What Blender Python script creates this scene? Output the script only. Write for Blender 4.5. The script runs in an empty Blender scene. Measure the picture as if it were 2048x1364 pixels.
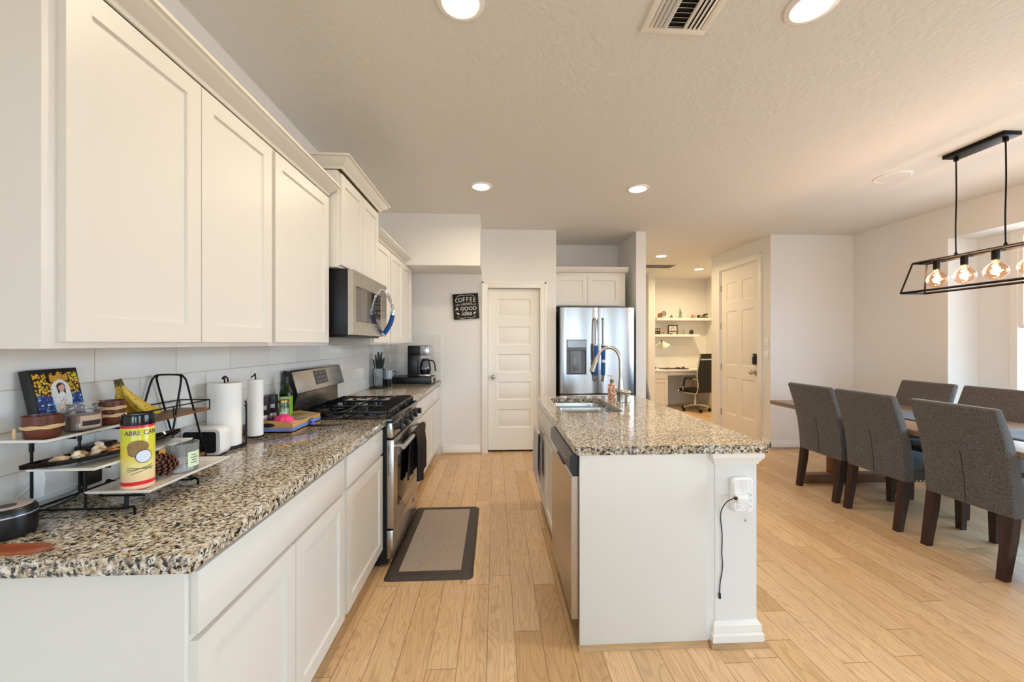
import bpy, bmesh, math, random
from mathutils import Matrix, Vector, noise
PI = math.pi
C = bpy.context.scene.collection
S = bpy.context.scene
random.seed(7)

# ------------------------------------------------------------------ camera, world, exposure
CAMX, CAMZ = 1.315, 1.383
CEIL = 2.808
cd = bpy.data.cameras.new('camera')
cd.sensor_width = 36.0
cd.lens = 790.0 / 2048.0 * 36.0
cd.shift_x = (1024 - 1030) / 2048.0
cd.shift_y = (686 - 682) / 2048.0
cd.clip_start = 0.05
cam = bpy.data.objects.new('camera', cd)
C.objects.link(cam)
cam.location = (CAMX, 0, CAMZ)
cam.rotation_euler = (PI / 2, 0, -math.atan(40 / 790.0))
S.camera = cam

S.view_settings.view_transform = 'Standard'
S.view_settings.look = 'None'
S.view_settings.gamma = 1.0
S.view_settings.use_curve_mapping = False
S.view_settings.exposure = 0.75
S.cycles.max_bounces = 10
S.cycles.diffuse_bounces = 6
S.cycles.glossy_bounces = 5
S.cycles.transparent_max_bounces = 12
S.cycles.sample_clamp_indirect = 8.0
S.cycles.caustics_reflective = False
S.cycles.caustics_refractive = False

W = bpy.data.worlds.new('sky')
S.world = W
W.use_nodes = True
wn = W.node_tree
bg = wn.nodes['Background']
tc = wn.nodes.new('ShaderNodeTexCoord'); sxyz = wn.nodes.new('ShaderNodeSeparateXYZ'); rp = wn.nodes.new('ShaderNodeValToRGB')
wn.links.new(tc.outputs['Generated'], sxyz.inputs[0]); wn.links.new(sxyz.outputs[2], rp.inputs[0]); wn.links.new(rp.outputs[0], bg.inputs['Color'])
rp.color_ramp.elements[0].position = 0.0; rp.color_ramp.elements[0].color = (0.42, 0.43, 0.44, 1)     # sunlit ground outside
rp.color_ramp.elements[1].position = 0.02; rp.color_ramp.elements[1].color = (0.50, 0.75, 1.0, 1)      # sky
bg.inputs['Strength'].default_value = 9.0

def portal(name, loc, rot, sx, sy):
    l = bpy.data.lights.new(name, 'AREA')
    l.shape = 'RECTANGLE'; l.size = sx; l.size_y = sy
    l.cycles.is_portal = True
    o = bpy.data.objects.new(name, l); C.objects.link(o)
    o.location = loc; o.rotation_euler = rot
# daylight enters through the rear windows and the dining window
REAR = -6.5
portal('daylight_rear', (1.1, REAR - 0.06, 1.3), (PI / 2, 0, 0), 1.6, 1.8)
portal('daylight_rear', (3.95, REAR - 0.06, 1.3), (PI / 2, 0, 0), 1.3, 1.8)
portal('daylight_dining', (6.48, 2.04, 1.5), (0, PI / 2, 0), 1.9, 3.2)
portal('daylight_living_added', (6.12, -3.7, 1.35), (0, PI / 2, 0), 2.2, 1.4)  # unseen side window, added to bring in more daylight
WARM = (1.0, 0.84, 0.62)

# ------------------------------------------------------------------ mesh helpers
ORG = {}

class MB:
    def __init__(s): s.bm = bmesh.new(); s.M = Matrix()
    def _bev(s, verts, b, seg):
        if b > 0:
            ed = list({e for v in verts for e in v.link_edges})
            bmesh.ops.bevel(s.bm, geom=ed, offset=b, segments=seg, affect='EDGES', profile=0.5, clamp_overlap=True)
    def box(s, x0, x1, y0, y1, z0, z1, b=0.0, seg=2):
        m = s.M @ Matrix.Translation(((x0 + x1) / 2, (y0 + y1) / 2, (z0 + z1) / 2)) @ Matrix.Diagonal((abs(x1 - x0), abs(y1 - y0), abs(z1 - z0), 1))
        r = bmesh.ops.create_cube(s.bm, size=1, matrix=m)
        s._bev(r['verts'], b, seg)
        return s
    def cyl(s, p0, p1, r, r2=None, n=24, caps=True):
        p0, p1 = Vector(p0), Vector(p1); d = p1 - p0
        q = d.to_track_quat('Z', 'Y').to_matrix().to_4x4()
        bmesh.ops.create_cone(s.bm, cap_ends=caps, segments=n, radius1=r, radius2=r if r2 is None else r2, depth=d.length,
                              matrix=s.M @ Matrix.Translation((p0 + p1) / 2) @ q)
        return s
    def sph(s, c, r, n=20):
        if not isinstance(r, (tuple, list)): r = (r, r, r)
        bmesh.ops.create_uvsphere(s.bm, u_segments=n, v_segments=max(6, n // 2), radius=1, matrix=s.M @ Matrix.Translation(c) @ Matrix.Diagonal((*r, 1)))
        return s
    def face(s, pts):
        vs = [s.bm.verts.new(s.M @ Vector(p)) for p in pts]
        try: return s.bm.faces.new(vs)
        except ValueError: return None
    def loops(s, rings, closed=True, cap0=True, cap1=True):
        vr = [[s.bm.verts.new(s.M @ Vector(p)) for p in r] for r in rings]
        n = len(vr[0])
        for a, b in zip(vr[:-1], vr[1:]):
            for i in range(n if closed else n - 1):
                j = (i + 1) % n
                s.bm.faces.new((a[i], a[j], b[j], b[i]))
        if cap0: s.bm.faces.new(vr[0][::-1])
        if cap1: s.bm.faces.new(vr[-1])
        return s
    def lathe(s, prof, c=(0, 0, 0), n=28, cap0=True, cap1=True):
        rings = [[(c[0] + r * math.cos(2 * PI * i / n), c[1] + r * math.sin(2 * PI * i / n), c[2] + z) for i in range(n)] for r, z in prof]
        return s.loops(rings, True, cap0, cap1)
    def tube(s, pts, r, n=8, smooth=0, closed=False, flat=None):
        pts = [Vector(p) for p in pts]
        if smooth: pts = spline(pts, smooth, closed)
        m = len(pts); rings = []; up = None
        for i, p in enumerate(pts):
            a = pts[i - 1] if (i or closed) else p
            b = pts[(i + 1) % m] if (i < m - 1 or closed) else p
            t = (b - a).normalized()
            if up is None:
                up = Vector((0, 0, 1)) if abs(t.z) < 0.9 else Vector((1, 0, 0))
            u = (up - t * up.dot(t))
            if u.length < 1e-6: u = t.orthogonal()
            u.normalize(); up = u; v = t.cross(u)
            rr = r[i * (len(r) - 1) // max(1, m - 1)] if isinstance(r, (list, tuple)) else r
            f = flat or 1.0
            rings.append([p + u * rr * math.cos(2 * PI * k / n) + v * rr * f * math.sin(2 * PI * k / n) for k in range(n)])
        if closed: rings.append(rings[0])
        return s.loops(rings, True, not closed, not closed)
    def prism(s, poly, axis, a, b, bev=0.0, seg=2):
        def mk(p, t):
            return {'x': (t, p[0], p[1]), 'y': (p[0], t, p[1]), 'z': (p[0], p[1], t)}[axis]
        v0 = [s.bm.verts.new(s.M @ Vector(mk(p, a))) for p in poly]
        v1 = [s.bm.verts.new(s.M @ Vector(mk(p, b))) for p in poly]
        n = len(poly)
        s.bm.faces.new(v0[::-1]); s.bm.faces.new(v1)
        for i in range(n):
            j = (i + 1) % n
            s.bm.faces.new((v0[i], v0[j], v1[j], v1[i]))
        if bev: 
            bmesh.ops.recalc_face_normals(s.bm, faces=list({f for v in v0 + v1 for f in v.link_faces}))
            s._bev(v0 + v1, bev, seg)
        return s
    def build(s, name, mat, parent=None, origin=None, smooth=35, local=False):
        bmesh.ops.recalc_face_normals(s.bm, faces=s.bm.faces[:])
        org = Vector((0, 0, 0))
        if parent is not None:
            org = Vector((0, 0, 0)) if local else ORG.get(parent.name, Vector((0, 0, 0)))
        elif origin is not None:
            org = Vector(origin)
        if org.length: bmesh.ops.translate(s.bm, verts=s.bm.verts[:], vec=-org)
        me = bpy.data.meshes.new(name)
        s.bm.to_mesh(me); s.bm.free()
        if smooth:
            me.polygons.foreach_set('use_smooth', [True] * len(me.polygons))
            me.set_sharp_from_angle(angle=math.radians(smooth))
        me.materials.append(mat)
        o = bpy.data.objects.new(name, me); C.objects.link(o)
        if parent is not None: o.parent = parent
        elif origin is not None: o.location = origin
        ORG[o.name] = org
        return o

def spline(pts, k, closed=False):
    out = []; n = len(pts)
    for i in range(n if closed else n - 1):
        if closed:
            p0, p1, p2, p3 = pts[i - 1], pts[i], pts[(i + 1) % n], pts[(i + 2) % n]
        else:
            p0 = pts[max(0, i - 1)]; p1 = pts[i]; p2 = pts[i + 1]; p3 = pts[min(n - 1, i + 2)]
        for j in range(k):
            t = j / k
            out.append(0.5 * ((2 * p1) + (p2 - p0) * t + (2 * p0 - 5 * p1 + 4 * p2 - p3) * t * t + (3 * p1 - p0 - 3 * p2 + p3) * t ** 3))
    if not closed: out.append(pts[-1])
    return out

def tag(o, label=None, cat=None, group=None, kind=None):
    if label: o['label'] = label
    if cat: o['category'] = cat
    if group: o['group'] = group
    if kind: o['kind'] = kind
    return o

def thing(name, label, cat, loc=(0, 0, 0), rz=0, group=None):
    o = bpy.data.objects.new(name, None); C.objects.link(o)
    o.empty_display_size = 0.05
    o.location = loc; o.rotation_euler = (0, 0, rz)
    ORG[o.name] = Vector(loc)
    return tag(o, label, cat, group)

def copy_tree(o, parent=None):
    c = o.copy(); C.objects.link(c)
    if parent is not None: c.parent = parent
    for ch in list(o.children): copy_tree(ch, c)
    return c

def struct(name, mb, mat, smooth=35):
    return tag(mb.build(name, mat, None, smooth=smooth), kind='structure')

def frame(o, u, v):
    u, v = Vector(u), Vector(v); w = u.cross(v)
    return Matrix(((u.x, v.x, w.x, o[0]), (u.y, v.y, w.y, o[1]), (u.z, v.z, w.z, o[2]), (0, 0, 0, 1)))
def FXP(x, y, z): return frame((x, y, z), (0, 1, 0), (0, 0, 1))     # faces +X, u along +Y
def FXN(x, y, z): return frame((x, y, z), (0, -1, 0), (0, 0, 1))    # faces -X, u along -Y
def FYN(x, y, z): return frame((x, y, z), (1, 0, 0), (0, 0, 1))     # faces -Y, u along +X

def panel_slab(mb, M, w, h, t, panels, depth=0.008, slope=0.004, raised=None):
    old = mb.M; mb.M = M
    us = sorted({0.0, w, *[p[0] for p in panels], *[p[1] for p in panels]})
    vs = sorted({0.0, h, *[p[2] for p in panels], *[p[3] for p in panels]})
    for u0, u1 in zip(us[:-1], us[1:]):
        for v0, v1 in zip(vs[:-1], vs[1:]):
            cu, cv = (u0 + u1) / 2, (v0 + v1) / 2
            if any(p[0] < cu < p[1] and p[2] < cv < p[3] for p in panels): continue
            mb.face(((u0, v0, 0), (u1, v0, 0), (u1, v1, 0), (u0, v1, 0)))
    for (a, b, c, d) in panels:
        def ring(i, z): return [(a + i, c + i, z), (b - i, c + i, z), (b - i, d - i, z), (a + i, d - i, z)]
        rings = [ring(0, 0), ring(slope, -depth)]
        if raised: rings += [ring(slope + raised[0], -depth), ring(slope + raised[0] + raised[1], -depth * 0.25)]
        mb.loops(rings, True, False, True)
    mb.face(((0, 0, -t), (0, h, -t), (w, h, -t), (w, 0, -t)))
    for (p, q) in (((0, 0), (w, 0)), ((w, 0), (w, h)), ((w, h), (0, h)), ((0, h), (0, 0))):
        mb.face(((p[0], p[1], 0), (p[0], p[1], -t), (q[0], q[1], -t), (q[0], q[1], 0)))
    mb.M = old
    return mb

def shaker(M, w, h, t=0.02, rail=0.058):
    return panel_slab(MB(), M, w, h, t, [(rail, w - rail, rail, h - rail)], 0.009, 0.003)

def rrect(cx, cy, w, d, r, z, n=6):
    pts = []
    for k, (sx, sy) in enumerate(((1, 1), (-1, 1), (-1, -1), (1, -1))):
        for i in range(n + 1):
            a = PI / 2 * k + PI / 2 * i / n
            pts.append((cx + sx * (w / 2 - r) + r * math.cos(a), cy + sy * (d / 2 - r) + r * math.sin(a), z))
    return pts

def text_into(mb, s, size, M, extrude=0.0004, align='CENTER', mapf=None, sx=1.0, shear=0.0):
    cu = bpy.data.curves.new('txt', 'FONT'); cu.body = s; cu.size = size; cu.extrude = extrude
    cu.align_x = align; cu.align_y = 'CENTER'; cu.shear = shear; cu.resolution_u = 3
    ob = bpy.data.objects.new('txt', cu); C.objects.link(ob)
    dg = bpy.context.evaluated_depsgraph_get(); dg.update()
    me = bpy.data.meshes.new_from_object(ob.evaluated_get(dg))
    for v in me.vertices:
        p = Vector((v.co.x * sx, v.co.y, v.co.z))
        v.co = mapf(p) if mapf else M @ p
    mb.bm.from_mesh(me)
    bpy.data.objects.remove(ob); bpy.data.meshes.remove(me); bpy.data.curves.remove(cu)
    return mb

# ------------------------------------------------------------------ material helpers
def lin(c):
    if isinstance(c, str):
        c = tuple(int(c[i:i + 2], 16) / 255 for i in (0, 2, 4))
    return tuple((x / 12.92 if x <= 0.04045 else ((x + 0.055) / 1.055) ** 2.4) for x in c) + (1.0,)

class NT:
    def __init__(s, name):
        s.m = bpy.data.materials.new(name); s.m.use_nodes = True
        s.t = s.m.node_tree; s.b = s.t.nodes['Principled BSDF']; s.out = s.t.nodes['Material Output']
    def n(s, typ, **kw):
        nd = s.t.nodes.new(typ)
        for k, v in kw.items():
            if k.startswith('_'): setattr(nd, k[1:], v)
            else: s.set(nd.inputs[k.replace('__', ' ')], v)
        return nd
    def set(s, inp, v):
        if isinstance(v, bpy.types.NodeSocket): s.t.links.new(v, inp)
        elif isinstance(v, bpy.types.Node): s.t.links.new(v.outputs[0], inp)
        else: inp.default_value = v
    def math(s, op, a, b=None, c=None):
        nd = s.t.nodes.new('ShaderNodeMath'); nd.operation = op
        s.set(nd.inputs[0], a)
        if b is not None: s.set(nd.inputs[1], b)
        if c is not None: s.set(nd.inputs[2], c)
        return nd.outputs[0]
    def pos(s, obj=True):
        return s.n('ShaderNodeTexCoord').outputs['Object'] if obj else s.n('ShaderNodeNewGeometry').outputs['Position']
    def map(s, vec, scale=(1, 1, 1), loc=(0, 0, 0), rot=(0, 0, 0)):
        nd = s.n('ShaderNodeMapping'); s.set(nd.inputs['Vector'], vec)
        nd.inputs['Scale'].default_value = scale; nd.inputs['Location'].default_value = loc; nd.inputs['Rotation'].default_value = rot
        return nd.outputs[0]
    def noise(s, vec, scale, detail=4, rough=0.5, dist=0.0):
        nd = s.n('ShaderNodeTexNoise'); s.set(nd.inputs['Vector'], vec)
        nd.inputs['Scale'].default_value = scale; nd.inputs['Detail'].default_value = detail
        nd.inputs['Roughness'].default_value = rough; nd.inputs['Distortion'].default_value = dist
        return nd.outputs['Fac']
    def ramp(s, fac, stops, interp='LINEAR'):
        nd = s.n('ShaderNodeValToRGB'); s.set(nd.inputs[0], fac); cr = nd.color_ramp; cr.interpolation = interp
        while len(cr.elements) < len(stops): cr.elements.new(0.5)
        for e, (p, c) in zip(cr.elements, stops):
            e.position = p; e.color = c if len(c) == 4 else (*c, 1)
        return nd.outputs[0]
    def mix(s, fac, a, b, mode='MIX'):
        nd = s.n('ShaderNodeMix', _data_type='RGBA', _blend_type=mode)
        s.set(nd.inputs[0], fac); s.set(nd.inputs[6], a); s.set(nd.inputs[7], b)
        return nd.outputs[2]
    def bump(s, h, strength=0.2, dist=0.002):
        nd = s.n('ShaderNodeBump'); nd.inputs['Strength'].default_value = strength; nd.inputs['Distance'].default_value = dist
        s.set(nd.inputs['Height'], h); s.set(s.b.inputs['Normal'], nd.outputs[0])
    def P(s, **kw):
        for k, v in kw.items(): s.set(s.b.inputs[k.replace('__', ' ')], v)
        return s

def mat(name, col, rough=0.5, metal=0.0, bump=None, var=None, coat=0.0, spec=None):
    t = NT(name); c = lin(col)
    t.P(Roughness=rough, Metallic=metal)
    if coat: t.P(Coat__Weight=coat, Coat__Roughness=0.05)
    if spec is not None: t.b.inputs['Specular IOR Level'].default_value = spec
    p = t.pos()
    if var:
        f = t.noise(p, var[0], 4)
        lo = tuple(x * (1 - var[1]) for x in c[:3]) + (1,); hi = tuple(min(1, x * (1 + var[1])) for x in c[:3]) + (1,)
        t.P(Base__Color=t.ramp(f, [(0.3, lo), (0.7, hi)]))
    else: t.P(Base__Color=c)
    if bump: t.bump(t.noise(p, bump[0], 3), bump[1], bump[2] if len(bump) > 2 else 0.002)
    return t.m

def emis(name, col, strength, base='ffffff'):
    t = NT(name); t.P(Base__Color=lin(base), Emission__Color=lin(col), Emission__Strength=strength)
    return t.m

def glass(name, tint='ffffff', gloss=1.0, rough=0.0, reflect_white=0.0):
    t = NT(name)
    tr = t.n('ShaderNodeBsdfTransparent', Color=lin(tint)); gl = t.n('ShaderNodeBsdfGlossy', Color=(1, 1, 1, 1), Roughness=rough)
    fr = t.n('ShaderNodeFresnel', IOR=1.45); mx = t.n('ShaderNodeMixShader')
    t.set(mx.inputs[0], t.math('MULTIPLY', fr.outputs[0], gloss)); t.set(mx.inputs[1], tr); t.set(mx.inputs[2], gl)
    if reflect_white:
        df = t.n('ShaderNodeBsdfDiffuse', Color=(0.9, 0.9, 0.9, 1)); m2 = t.n('ShaderNodeMixShader'); m2.inputs[0].default_value = reflect_white  # white diffuse mixed in to paint pale reflections on the glass
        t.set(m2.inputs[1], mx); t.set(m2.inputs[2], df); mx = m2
    t.set(t.out.inputs[0], mx)
    return t.m

M = {}
M['wall'] = mat('painted_wall', 'e6e5e2', 0.75, bump=(90, 0.25, 0.0015))
M['ceiling'] = mat('ceiling_paint', 'e2e1dd', 0.9, bump=(38, 0.8, 0.006))
M['trim'] = mat('white_trim', 'efece6', 0.4)
M['cab'] = mat('white_cabinet_paint', 'e0dcd4', 0.38, bump=(400, 0.02, 0.0005))
M['doorpaint'] = mat('white_door_paint', 'ebe7de', 0.45)
M['black'] = mat('black_plastic', '0c0d10', 0.35)
M['blackmetal'] = mat('black_metal', '101010', 0.45, 0.6)
M['iron'] = mat('cast_iron', '141416', 0.33, 0.2)
M['enamel'] = mat('black_enamel', '060608', 0.12)
M['dark'] = mat('painted_void_shade', '0a0908', 0.8)  # flat black standing in for the shade inside openings
M['chrome'] = mat('chrome', 'd8d8d8', 0.08, 1.0)
M['nickel'] = mat('brushed_nickel', 'b9b2a6', 0.25, 1.0, bump=(200, 0.03, 0.0003))
M['white'] = mat('white_plastic', 'f2f2f2', 0.35)
M['porcelain'] = mat('white_porcelain', 'f1efec', 0.15, coat=0.4)
M['paper'] = mat('white_paper_towel', 'f4f2ee', 0.9, bump=(180, 0.3, 0.002))
M['blue'] = mat('blue_handle_cover', '15529a', 0.8, bump=(300, 0.2, 0.001))
M['bluewhite'] = mat('white_handle_cover_band', 'd9e4ea', 0.8)
M['pink'] = mat('pink_rubber', 'f0447e', 0.45)
M['terracotta'] = mat('brown_pot_glaze', '5e2a19', 0.35, var=(30, 0.3))
M['raffia'] = mat('raffia_cord', 'd9b98a', 0.8, bump=(400, 0.4, 0.001))
M['greytowel'] = mat('pale_grey_towel', 'cfc9cb', 0.95, bump=(250, 0.5, 0.002))
M['browntowel'] = mat('dark_brown_towel', '2b211d', 0.95, bump=(220, 0.6, 0.003), var=(40, 0.4))
M['steel_side'] = mat('dark_appliance_side', '17181b', 0.4, 0.3)

def steel(name, col, stretch, rough=0.27):
    t = NT(name); p = t.pos()
    f = t.noise(t.map(p, stretch), 1.0, 3)
    t.P(Base__Color=lin(col), Metallic=1.0, Roughness=t.math('MULTIPLY_ADD', f, 0.03, rough - 0.015))
    return t.m
M['steel_h'] = steel('stainless_steel_horizontal_grain', 'bdb7ae', (6, 6, 900))
M['steel_v'] = steel('stainless_steel_vertical_grain', 'b9bcc0', (900, 900, 6), 0.24)
M['steel_sink'] = steel('sink_steel', 'c4c2be', (120, 120, 120), 0.22)

def wood(name, c0, c1, scale=(3, 30, 30), rough=0.45, coat=0.0):
    t = NT(name); p = t.pos()
    f = t.noise(t.map(p, scale), 1.0, 5, 0.6, 0.6)
    t.P(Base__Color=t.ramp(f, [(0.3, lin(c0)), (0.7, lin(c1))]), Roughness=rough)
    if coat: t.P(Coat__Weight=coat)
    t.bump(f, 0.08, 0.001)
    return t.m
M['darkwood'] = wood('dark_walnut_leg', '1e0e0a', '3b1e15', (20, 20, 3), 0.4)
M['tablewood'] = wood('oak_table_top', '6e5846', '9c8670', (40, 2.5, 40), 0.32)
M['tablebase'] = wood('oak_table_base', '5b3a22', '855a36', (4, 30, 30), 0.45)
M['shelfwood'] = wood('rustic_shelf_wood', '3b2412', 'a8723a', (40, 4, 40), 0.5)
M['traywood'] = wood('pale_wood', 'b08447', 'd3a865', (6, 6, 60), 0.55)
M['redwood'] = wood('reddish_wood', '7a3514', 'b35c2c', (8, 60, 60), 0.35)
M['oaktrim'] = wood('oak_shoe_moulding', '9c7b55', 'c19c6d', (4, 60, 60), 0.5)

def floor_mat():
    t = NT('oak_plank_floor'); p = t.pos(False)
    sx = t.n('ShaderNodeSeparateXYZ', Vector=p); x, y = sx.outputs[0], sx.outputs[1]
    PW = 0.128
    r = t.math('DIVIDE', x, PW); row = t.math('FLOOR', r); fx = t.math('FRACT', r)
    wn1 = t.n('ShaderNodeTexWhiteNoise', _noise_dimensions='1D'); t.set(wn1.inputs['W'], row)
    ln = t.math('MULTIPLY_ADD', wn1.outputs['Value'], 0.5, 0.95)
    off = t.math('MULTIPLY', t.math('FRACT', t.math('MULTIPLY', wn1.outputs['Value'], 17.3)), 3.0)
    c = t.math('DIVIDE', t.math('ADD', y, off), ln); col = t.math('FLOOR', c); fy = t.math('FRACT', c)
    cmb = t.n('ShaderNodeCombineXYZ', X=row, Y=col); wn2 = t.n('ShaderNodeTexWhiteNoise', _noise_dimensions='2D'); t.set(wn2.inputs['Vector'], cmb)
    rnd = wn2.outputs['Value']; rnd2 = t.math('FRACT', t.math('MULTIPLY', rnd, 31.7))
    gv = t.n('ShaderNodeCombineXYZ', X=t.math('MULTIPLY_ADD', rnd, 40, x), Y=t.math('MULTIPLY_ADD', rnd2, 23, y), Z=rnd)
    fine = t.noise(t.map(gv, (170, 5, 1)), 1.0, 4, 0.6, 0.3)
    wob = t.noise(t.map(gv, (9, 1.3, 1)), 1.0, 2, 0.5, 0.5)
    rings = t.math('FRACT', t.math('MULTIPLY', wob, 16))
    rings = t.math('ABSOLUTE', t.math('SUBTRACT', rings, 0.5))
    base = t.ramp(rnd, [(0.0, lin('cba678')), (0.35, lin('e0bc90')), (0.7, lin('e7c69c')), (1.0, lin('d5b389'))])
    dk = t.math('MULTIPLY', t.ramp(rings, [(0.0, (1, 1, 1)), (0.22, (0, 0, 0))]), 0.32)
    colr = t.mix(dk, base, lin('96693c'))
    colr = t.mix(t.math('MULTIPLY', t.ramp(fine, [(0.35, (1, 1, 1)), (0.6, (0, 0, 0))]), 0.30), colr, lin('9a7146'))
    vor = t.n('ShaderNodeTexVoronoi', _feature='F1'); t.set(vor.inputs['Vector'], t.map(gv, (5.0, 1.6, 1))); vor.inputs['Scale'].default_value = 1.0
    knot = t.ramp(vor.outputs['Distance'], [(0.0, (1, 1, 1)), (0.085, (0, 0, 0))])
    colr = t.mix(t.math('MULTIPLY', knot, 0.75), colr, lin('5c3d24'))
    ex = t.math('MULTIPLY', t.math('MINIMUM', fx, t.math('SUBTRACT', 1.0, fx)), PW)
    ey = t.math('MULTIPLY', t.math('MINIMUM', fy, t.math('SUBTRACT', 1.0, fy)), ln)
    e = t.math('MINIMUM', ex, ey)
    gap = t.ramp(t.math('DIVIDE', e, 0.0035), [(0.25, (1, 1, 1)), (0.8, (0, 0, 0))])
    colr = t.mix(t.math('MULTIPLY', gap, 0.62), colr, lin('6b4b2c'))
    t.P(Base__Color=colr, Roughness=t.math('MULTIPLY_ADD', fine, 0.12, 0.34))
    t.bump(t.math('SUBTRACT', t.math('MULTIPLY', fine, 0.25), gap), 0.25, 0.0012)
    return t.m
M['floor'] = floor_mat()

def granite():
    t = NT('speckled_granite'); p = t.pos(False)
    a = t.noise(p, 95, 5, 0.62, 0.4); b = t.noise(t.map(p, (1, 1, 1), (5, 3, 9)), 130, 4, 0.6, 0.3); c = t.noise(t.map(p, (1, 1, 1), (1, 7, 2)), 60, 3, 0.6)
    d = t.noise(t.map(p, (1, 1, 1), (9, 1, 4)), 9, 2)
    col = t.ramp(c, [(0.36, lin('a58e70')), (0.5, lin('cfbfa4')), (0.62, lin('e6e1d8'))])
    col = t.mix(t.ramp(b, [(0.54, (0, 0, 0)), (0.58, (1, 1, 1))]), col, lin('7c7672'))
    th = t.math('MULTIPLY_ADD', d, 0.10, -0.05)
    col = t.mix(t.ramp(t.math('ADD', a, th), [(0.435, (1, 1, 1)), (0.47, (0, 0, 0))]), col, lin('1a1614'))
    t.P(Base__Color=col, Roughness=0.09)
    t.b.inputs['Specular IOR Level'].default_value = 0.6
    return t.m
M['granite'] = granite()

def tile(name, axis):
    t = NT(name); p = t.pos(False); sx = t.n('ShaderNodeSeparateXYZ', Vector=p)
    u = sx.outputs[1] if axis == 'y' else sx.outputs[0]
    v = t.math('SUBTRACT', sx.outputs[2], 0.9105 + 0.0045)
    TW, TH = 0.331, 0.1135
    r = t.math('DIVIDE', v, TH); row = t.math('FLOOR', r); fv = t.math('FRACT', r)
    off = t.math('MULTIPLY', t.math('MODULO', t.math('ADD', row, 10.0), 2.0), 0.5)
    q = t.math('ADD', t.math('DIVIDE', t.math('SUBTRACT', u, 1.194), TW), off); fu = t.math('FRACT', q); cl = t.math('FLOOR', q)
    ex = t.math('MULTIPLY', t.math('MINIMUM', fu, t.math('SUBTRACT', 1.0, fu)), TW)
    ey = t.math('MULTIPLY', t.math('MINIMUM', fv, t.math('SUBTRACT', 1.0, fv)), TH)
    e = t.math('MINIMUM', ex, ey)
    g = t.ramp(t.math('DIVIDE', e, 0.004), [(0.3, (1, 1, 1)), (0.65, (0, 0, 0))])
    w2 = t.n('ShaderNodeTexWhiteNoise', _noise_dimensions='2D'); t.set(w2.inputs['Vector'], t.n('ShaderNodeCombineXYZ', X=row, Y=cl))
    base = t.ramp(w2.outputs['Value'], [(0, lin('dcdbd6')), (1, lin('e9e7e2'))])
    t.P(Base__Color=t.mix(g, base, lin('c8bfae')), Roughness=t.math('MULTIPLY_ADD', g, 0.5, 0.10))
    un = t.noise(p, 14, 2)
    t.bump(t.math('SUBTRACT', t.math('MULTIPLY', un, 0.8), t.math('MULTIPLY', g, 0.5)), 0.35, 0.004)
    return t.m
M['tile_y'] = tile('backsplash_tile_long_wall', 'y')
M['tile_x'] = tile('backsplash_tile_end_wall', 'x')

def fabric(name, c0, c1, sc=260):
    t = NT(name); p = t.pos()
    f = t.noise(t.map(p, (1, 1, 0.5)), sc, 3, 0.7)
    t.P(Base__Color=t.ramp(f, [(0.35, lin(c0)), (0.65, lin(c1))]), Roughness=0.95)
    t.b.inputs['Sheen Weight'].default_value = 0.25
    t.bump(f, 0.5, 0.0015)
    return t.m
M['chairfab'] = fabric('charcoal_tweed', '232227', '6b6763', 230)
M['runner'] = fabric('navy_table_runner', '101219', '2b2f3a', 180)
M['matfab'] = fabric('taupe_mat_weave', '8f7f72', 'b3a294', 120)
M['matedge'] = mat('dark_brown_mat_border', '3f3530', 0.6, bump=(150, 0.3, 0.001))

# ------------------------------------------------------------------ the setting
WY = 4.96
struct('floor', MB().box(-0.1, 7.2, REAR - 0.1, 9.0, -0.1, 0), M['floor'])
struct('ceiling', MB().box(-0.1, 7.2, REAR - 0.1, 9.0, CEIL, CEIL + 0.1), M['ceiling'])
struct('wall_left', MB().box(-0.1, 0, REAR - 0.1, 5.8, 0, CEIL), M['wall'])
DX0, DX1, DZ = 1.225, 1.885, 2.075
mb = MB()
mb.box(0, DX0 - 0.02, WY, WY + 0.1, 0, CEIL); mb.box(DX1 + 0.02, 2.087, WY, WY + 0.1, 0, CEIL); mb.box(DX0 - 0.02, DX1 + 0.02, WY, WY + 0.1, DZ + 0.02, CEIL)
mb.box(1.987, 2.087, WY + 0.1, 5.70, 0, CEIL)
struct('wall_back', mb, M['wall'])
struct('wall_soffit', MB().box(0, 1.152, 4.39, WY, 2.24, CEIL), M['wall'])
struct('wall_alcove', MB().box(0, 3.115, 5.70, 5.80, 0, CEIL), M['wall'])
struct('wall_partition', MB().box(3.115, 3.242, WY, 8.2, 0, CEIL), M['wall'])
struct('wall_hall', MB().box(3.115, 4.427, 8.2, 8.3, 0, CEIL), M['wall'])
struct('wall_nook', MB().box(4.427, 4.561, 7.87, 8.62, 0, CEIL).box(4.427, 6.15, 8.62, 8.72, 0, CEIL).box(6.03, 6.15, 6.4, 8.62, 0, CEIL), M['wall'])
EY0, EY1, EZ = 5.246, 6.175, 2.53
EX = 4.92
mb = MB()
mb.box(EX, EX + 0.1, 5.0, EY0 - 0.02, 0, CEIL); mb.box(EX, EX + 0.1, EY1 + 0.02, 6.41, 0, CEIL); mb.box(EX, EX + 0.1, EY0 - 0.02, EY1 + 0.02, EZ + 0.02, CEIL)
mb.box(EX + 0.1, 6.15, 6.31, 6.41, 0, CEIL)
struct('wall_entry', mb, M['wall'])
RX, BX = 6.05, 6.38
struct('wall_dining', MB().box(EX + 0.1, RX, 5.0, 5.1, 0, CEIL), M['wall'])
WB0, WB1, WBZ0, WBZ1 = 0.25, 3.90, 0.52, 2.475  # near end of the recess extended out of view for more daylight
mb = MB()
mb.box(RX, RX + 0.42, WB1, 5.1, 0, CEIL); mb.box(RX, RX + 0.42, WB0 - 0.3, WB0, 0, CEIL); mb.box(RX, RX + 0.42, WB0, WB1, WBZ1, CEIL); mb.box(RX, RX + 0.42, WB0, WB1, 0, WBZ0)
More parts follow.
